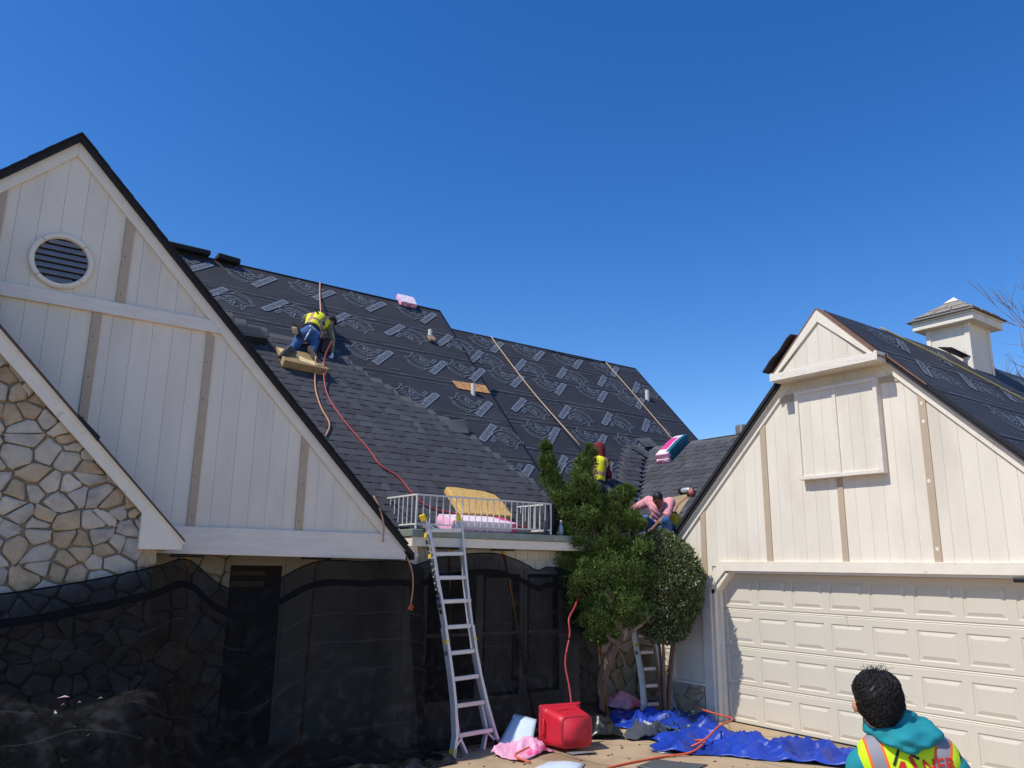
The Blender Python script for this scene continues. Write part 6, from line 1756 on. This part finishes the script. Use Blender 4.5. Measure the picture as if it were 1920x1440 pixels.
# roofer in the salmon shirt crouching at the wing eave, head down
w3 = thing('person', 'roofer in salmon shirt crouching at the eave with his head bowed', 'person', (9.5, 9.2, 2.55), 'roofers')
def q3(y, z, x0, x1): return (x1, y * x1 / x0, 2.15 + (z - 2.15) * x1 / x0)
J3 = dict(pelvis=(9.64, 9.14, 2.76), waist=(9.62, 9.12, 2.90), chest=(9.54, 9.08, 3.03), neck=(9.46, 9.02, 3.13), head=(9.36, 8.94, 3.13), Lsh=(9.54, 9.30, 3.14), Rsh=(9.58, 8.92, 3.10), Lel=(9.48, 9.58, 3.03), Lha=(9.40, 9.80, 2.93), Rel=(9.42, 8.83, 2.92), Rha=(9.27, 8.96, 2.73),
          Lhip=(9.60, 9.24, 2.74), Rhip=(9.60, 8.98, 2.74), Lkn=(9.28, 9.12, 2.86), Rkn=(9.25, 8.70, 2.83), Lan=(9.42, 9.16, 2.56), Ran=(9.40, 8.74, 2.54), Ltoe=(9.30, 9.08, 2.52), Rtoe=(9.28, 8.65, 2.50), face=(-.42, -.34, -.86), long=0)
_c3 = np.array(J3['pelvis'])
J3 = {k: (tuple((np.array(v) - _c3) * 1.12 + _c3 + (-.02, -.02, .05)) if isinstance(v, tuple) and k != 'face' else v) for k, v in J3.items()}
figure(w3, J3, [PINKS, JEANS, SKIND, BOOT, HAIR], sc=1.0)
_g = lambda k: np.array(J3[k])
_sp = [cap(_g('waist') * .7 + _g('pelvis') * .3, _g('chest'), .158, .168, 0, .05), cap(_g('chest'), _g('Lsh'), .118, .09, 0, .05), cap(_g('chest'), _g('Rsh'), .118, .09, 0, .05), cap(_g('Lsh'), _g('Lsh') * .15 + _g('Lel') * .85, .084, .068, 0, .03), cap(_g('Rsh'), _g('Rsh') * .15 + _g('Rel') * .85, .084, .068, 0, .03)]
sdf_mesh('shirt', _sp, [PINKS], .014, parent=w3, fold=lambda X: .010 * np.sin(X[:, 2] * 70 + 3 * np.sin(X[:, 1] * 24) + X[:, 0] * 30) * np.clip((3.25 - X[:, 2]) * 3, .25, 1))
_ck = _g('neck'); mb = MB(); mb.tube([Vector(_ck + np.array((.075 * math.cos(a) + .02, .08 * math.sin(a) + .02, .02 * math.cos(a)))) for a in np.linspace(0, 2 * math.pi, 16)], .018, 6, cap=False); mb.build('collar', mat('shirt_collar', srgb(176, 104, 100), .9), w3, smooth=True)
hand(w3, J3['Lha'], (-.2, .8, -.4), (0, 0, -1), SKIND, name='hand'); hand(w3, J3['Rha'], (-.5, .2, -.7), (.5, .3, -.2), SKIND, name='hand')

# ---- the person in the foreground, seen from behind
fg = thing('person', 'dark haired person in teal hoodie and printed hi vis vest, seen from behind', 'person', (2.80, 1.50, 0))
F_ = np.array((.82, .572, 0)); F_ /= np.linalg.norm(F_); R_ = np.array((F_[1], -F_[0], 0)); B_ = np.array((2.80, 1.503, 0.)) + F_ * .07 - R_ * .035
UP = .062
def L_(r, f, z): return B_ + R_ * r + F_ * f + np.array((0, 0, z * .962))
TEALH = mat('teal_hoodie', srgb(20, 132, 142), .85, var=.1, vscale=9, bump=.12, bscale=80)
RH = np.stack([R_, F_, (0, 0, 1)], 1)
hcen = L_(-.075, -.012, 1.775)
pr = [cap(L_(0, 0, 1.0), L_(0, .0, 1.42), .145, .142, 0, .05, (F_, .78)), cap(L_(0, 0, .92), L_(0, 0, 1.02), .155, .16, 1, .04, (F_, .75)),
      cap(L_(-.105, 0, 1.505 + UP), L_(.11, 0, 1.515 + UP), .058, .058, 0, .06), cap(L_(-.06, .0, 1.54 + UP), L_(.06, .0, 1.55 + UP), .055, .055, 0, .05),
      cap(L_(-.025, .0, 1.58), L_(-.07, -.005, 1.72), .052, .05, 2, .03),
      ell(hcen + np.array((0, 0, -.008)) + F_ * .01, (.066, .082, .092), 2, .02, RH),
      cap(L_(-.075, .083, 1.765), L_(-.075, .10, 1.74), .011, .015, 2, .015), cap(L_(-.075, .04, 1.675), L_(-.075, .06, 1.67), .04, .035, 2, .03)]
for sg in (-1, 1):
    e = L_(-.075 + sg * .078, -.02, 1.752)
    pr += [ell(e, (.009, .016, .027), 2, .006, np.stack([R_ * .95 + F_ * -.3 * sg, F_ * .95 + R_ * .3 * sg, (0, 0, 1)], 1)),
           cap(L_(sg * .142, 0, 1.545), L_(sg * .195, .02, 1.26), .056, .046, 0, .03), cap(L_(sg * .195, .02, 1.26), L_(sg * .2, .17, 1.05), .048, .036, 0, .02),
           cap(L_(sg * .09, 0, .92), L_(sg * .1, .02, .5), .095, .07, 1, .03), cap(L_(sg * .1, .02, .5), L_(sg * .1, 0, .1), .066, .05, 1, .02),
           cap(L_(sg * .1, -.03, .05), L_(sg * .11, .18, .04), .045, .04, 3, .02)]
sdf_mesh('body', pr, [TEALH, DKJEANS, SKIN, BOOT], .012, wob=.002, wscale=18, parent=fg)
hand(fg, L_(-.2, .17, 1.05), F_ * .8 + np.array((0, 0, -.6)), R_ * 1.0, SKIN, name='hand'); hand(fg, L_(.2, .17, 1.05), F_ * .8 + np.array((0, 0, -.6)), -R_, SKIN, name='hand', thumb=-1)
# vest with taped stripes, orange edged
def vest_mat():
    m = bpy.data.materials.new('printed_vest'); m.use_nodes = True; nt = m.node_tree; b = nt.nodes['Principled BSDF']; b.inputs['Roughness'].default_value = .75
    tc = nt.nodes.new('ShaderNodeTexCoord'); dp = nt.nodes.new('ShaderNodeVectorMath'); dp.operation = 'DOT_PRODUCT'; nt.links.new(tc.outputs['Object'], dp.inputs[0])
    off = B_ - np.array((2.80, 1.50, 0)); dp.inputs[1].default_value = tuple(R_)
    sp = nt.nodes.new('ShaderNodeSeparateXYZ'); nt.links.new(tc.outputs['Object'], sp.inputs[0])
    def M(op, a, bb):
        n = nt.nodes.new('ShaderNodeMath'); n.operation = op
        for i, x in enumerate((a, bb)):
            if isinstance(x, (int, float)): n.inputs[i].default_value = x
            else: nt.links.new(x, n.inputs[i])
        return n.outputs[0]
    r = M('SUBTRACT', dp.outputs['Value'], float(off @ R_))
    lean = M('MULTIPLY', M('SUBTRACT', sp.outputs[2], 1.54), .25)
    d = M('ABSOLUTE', M('SUBTRACT', M('ADD', M('ABSOLUTE', r, 0), M('MULTIPLY', lean, -1.0)), .101), 0)
    grey = M('LESS_THAN', d, .021); org = M('LESS_THAN', d, .030)
    edge = M('GREATER_THAN', M('ABSOLUTE', r, 0), .158)
    c1 = nt.nodes.new('ShaderNodeMix'); c1.data_type = 'RGBA'; c1.inputs[6].default_value = srgb(204, 236, 24); c1.inputs[7].default_value = srgb(240, 106, 40); nt.links.new(org, c1.inputs[0])
    c2 = nt.nodes.new('ShaderNodeMix'); c2.data_type = 'RGBA'; c2.inputs[7].default_value = srgb(142, 138, 146); nt.links.new(c1.outputs[2], c2.inputs[6]); nt.links.new(grey, c2.inputs[0])
    c3 = nt.nodes.new('ShaderNodeMix'); c3.data_type = 'RGBA'; c3.inputs[7].default_value = srgb(44, 60, 30); nt.links.new(c2.outputs[2], c3.inputs[6]); nt.links.new(edge, c3.inputs[0])
    nt.links.new(c3.outputs[2], b.inputs['Base Color'])
    return m
vp = [cap(L_(0, 0, 1.0), L_(0, 0, 1.42), .160, .158, 0, .05, (F_, .80)), cap(L_(-.098, 0, 1.505 + UP), L_(.103, 0, 1.515 + UP), .071, .071, 0, .06), cap(L_(-.06, .0, 1.535 + UP), L_(.06, .0, 1.545 + UP), .07, .07, 0, .06)]
vo = sdf_mesh('vest', vp, [vest_mat()], .010, wob=.002, wscale=16, parent=fg)
# hood lying on the shoulders
U2 = UP + .036
hp = [cap(L_(-.098, .01, 1.575 + U2), L_(-.07, -.06, 1.57 + U2), .024, .026, 0, .02), cap(L_(-.07, -.06, 1.57 + U2), L_(.0, -.088, 1.555 + U2), .026, .03, 0, .02), cap(L_(.0, -.088, 1.555 + U2), L_(.075, -.05, 1.575 + U2), .03, .03, 0, .02), cap(L_(.075, -.05, 1.575 + U2), L_(.06, .04, 1.60 + U2), .03, .028, 0, .02), cap(L_(-.098, .01, 1.59 + U2), L_(-.07, .09, 1.60 + U2), .03, .026, 0, .03),
      cap(L_(-.01, -.03, 1.60 + U2), L_(-.005, -.035, 1.645 + U2), .028, .008, 0, .02), cap(L_(-.005, -.035, 1.645 + U2), L_(.07, -.02, 1.612 + U2), .008, .014, 0, .02),
      ell(L_(.0, -.088, 1.553 + U2), (.066, .028, .024), 0, .02, RH), ell(L_(.02, -.03, 1.575 + U2), (.06, .06, .035), 0, .02, RH)]
def hfold(X):
    q = X - B_; r = q @ R_; z = q[:, 2]; f = q @ F_
    return .0045 * np.sin(r * 48 + z * 60 + 3 * np.sin(z * 40)) + .003 * np.sin(z * 120 - r * 60)
sdf_mesh('hood', hp, [TEALH], .008, parent=fg, fold=hfold)
# hair: cap of dark hair and loose wavy locks rooted in it
hair_r = random.Random(4)
hs = sdf_mesh('hair', [ell(hcen + np.array((0, 0, .022)) - F_ * .006, (.077, .088, .080), 0, .02, RH), ell(L_(-.074, -.042, 1.748), (.062, .052, .056), 0, .03, RH), cap(L_(-.072, -.055, 1.722), L_(-.068, -.05, 1.708), .028, .014, 0, .03)], [HAIR], .008, wob=.003, wscale=30, parent=fg,
              post=lambda X: ((X - hcen) @ F_) - .045 + np.maximum(0, -((X - hcen)[:, 2]) * 0.9))
hv = [Vector(v.co) + wloc(fg) for v in hs.data.vertices]; hn = [Vector(v.normal) for v in hs.data.vertices]
mb = MB()
for _ in range(6500):
    k_ = hair_r.randrange(len(hv)); nrm = hn[k_]; base = hv[k_]
    up_ = (base - Vector(hcen)).z
    down = Vector((0, 0, -1)); tan = (down - nrm * down.dot(nrm)); swirl = nrm.cross(Vector((0, 0, 1)))
    if swirl.length < .2: swirl = Vector((hair_r.gauss(0, 1), hair_r.gauss(0, 1), 0))
    swirl.normalize()
    tan = (tan.normalized() if tan.length > .1 else Vector((0, 0, 0))) + swirl * hair_r.gauss(.35, .55); tan.normalize()
    Lh = hair_r.uniform(.025, .055) * (1 if up_ > -.03 else .5); p = base - nrm * .003; pts = [p]
    wv = hair_r.uniform(0, 6); lift = hair_r.uniform(.0, .006)
    for k in range(1, 6):
        tan = (tan + swirl * .25 * math.sin(wv + k * 1.1) - nrm * .12).normalized()
        p = p + tan * Lh / 5 + nrm * lift * (1 if k < 3 else -.2)
        pts.append(p)
    w_ = hair_r.uniform(.0007, .0016)
    mb.tube(pts, [w_, w_ * 1.1, w_, w_ * .9, w_ * .6, w_ * .2], 4, cap=False)
mb.build('hair_locks', HAIR, fg, smooth=True)['kind'] = 'stuff'
mb = MB()
for _ in range(60):                                           # stray hairs standing up at the crown
    a = hair_r.uniform(0, 6.28); rr_ = hair_r.uniform(0, .05); p = Vector(L_(-.075 + rr_ * math.cos(a), -.012 + rr_ * math.sin(a), 1.872)); d = Vector((hair_r.gauss(0, .5), hair_r.gauss(0, .5), 1)).normalized(); b = Vector((hair_r.gauss(0, 1), hair_r.gauss(0, 1), -.3))
    Lh = hair_r.uniform(.015, .035); mb.tube([p, p + d * Lh * .6, p + d * Lh + b * Lh * .4], [.001, .0008, .0004], 3, cap=False)
mb.build('stray_hairs', HAIR, fg)['kind'] = 'stuff'
# print on the back of the vest: roof chevron, two red shapes and the letters NER
from mathutils.bvhtree import BVHTree
bvh = BVHTree.FromPolygons([tuple(v.co) for v in vo.data.vertices], [tuple(p.vertices) for p in vo.data.polygons])
org_fg = np.array((2.80, 1.50, 0))
def on_vest(r, z, lift=.003):
    p0 = Vector(L_(r, -.6, z) - org_fg); h = bvh.ray_cast(p0, Vector(F_))
    q = h[0] if h[0] is not None else Vector(L_(r, -.17, z) - org_fg)
    return q - Vector(F_) * lift + Vector(org_fg)
def vest_print(verts, faces, m, nm):
    mb = MB(); mb.add([on_vest(*v) for v in verts], faces); mb.build(nm, m, fg)
RINK = mat('red_ink', srgb(196, 44, 32), .7); KINK = mat('black_ink', srgb(30, 34, 22), .7)
def strip(pts, w, m, nm):
    vv = []; ff = []
    for (a, b) in zip(pts[:-1], pts[1:]):
        a = Vector((a[0], a[1], 0)); b = Vector((b[0], b[1], 0)); d = (b - a).normalized(); nn = Vector((-d.y, d.x, 0)) * w / 2
        for k in range(5):
            q0 = a.lerp(b, k / 5); q1 = a.lerp(b, (k + 1) / 5); i = len(vv)
            vv += [tuple((q0 + nn).xy), tuple((q1 + nn).xy), tuple((q1 - nn).xy), tuple((q0 - nn).xy)]; ff.append((i, i + 1, i + 2, i + 3))
    vest_print(vv, ff, m, nm)
VZ = 1.618
strip([(-.052, VZ - .045), (-.03, VZ + .012), (.028, VZ - .018)], .0085, KINK, 'print_chevron')
strip([(-.036, VZ - .06), (-.024, VZ - .03), (-.016, VZ - .06)], .012, RINK, 'print_mark'); strip([(.0, VZ - .012), (.016, VZ - .05), (.02, VZ - .07)], .013, RINK, 'print_mark')
v, f = text_mesh('NER', .062, (1.0, 1.0)); ca, sa = math.cos(.12), math.sin(.12)
vest_print([(.038 + p[0] * ca * .9 - p[1] * sa, VZ - .062 + p[0] * sa + p[1] * ca) for p in v], f, RINK, 'print_letters')
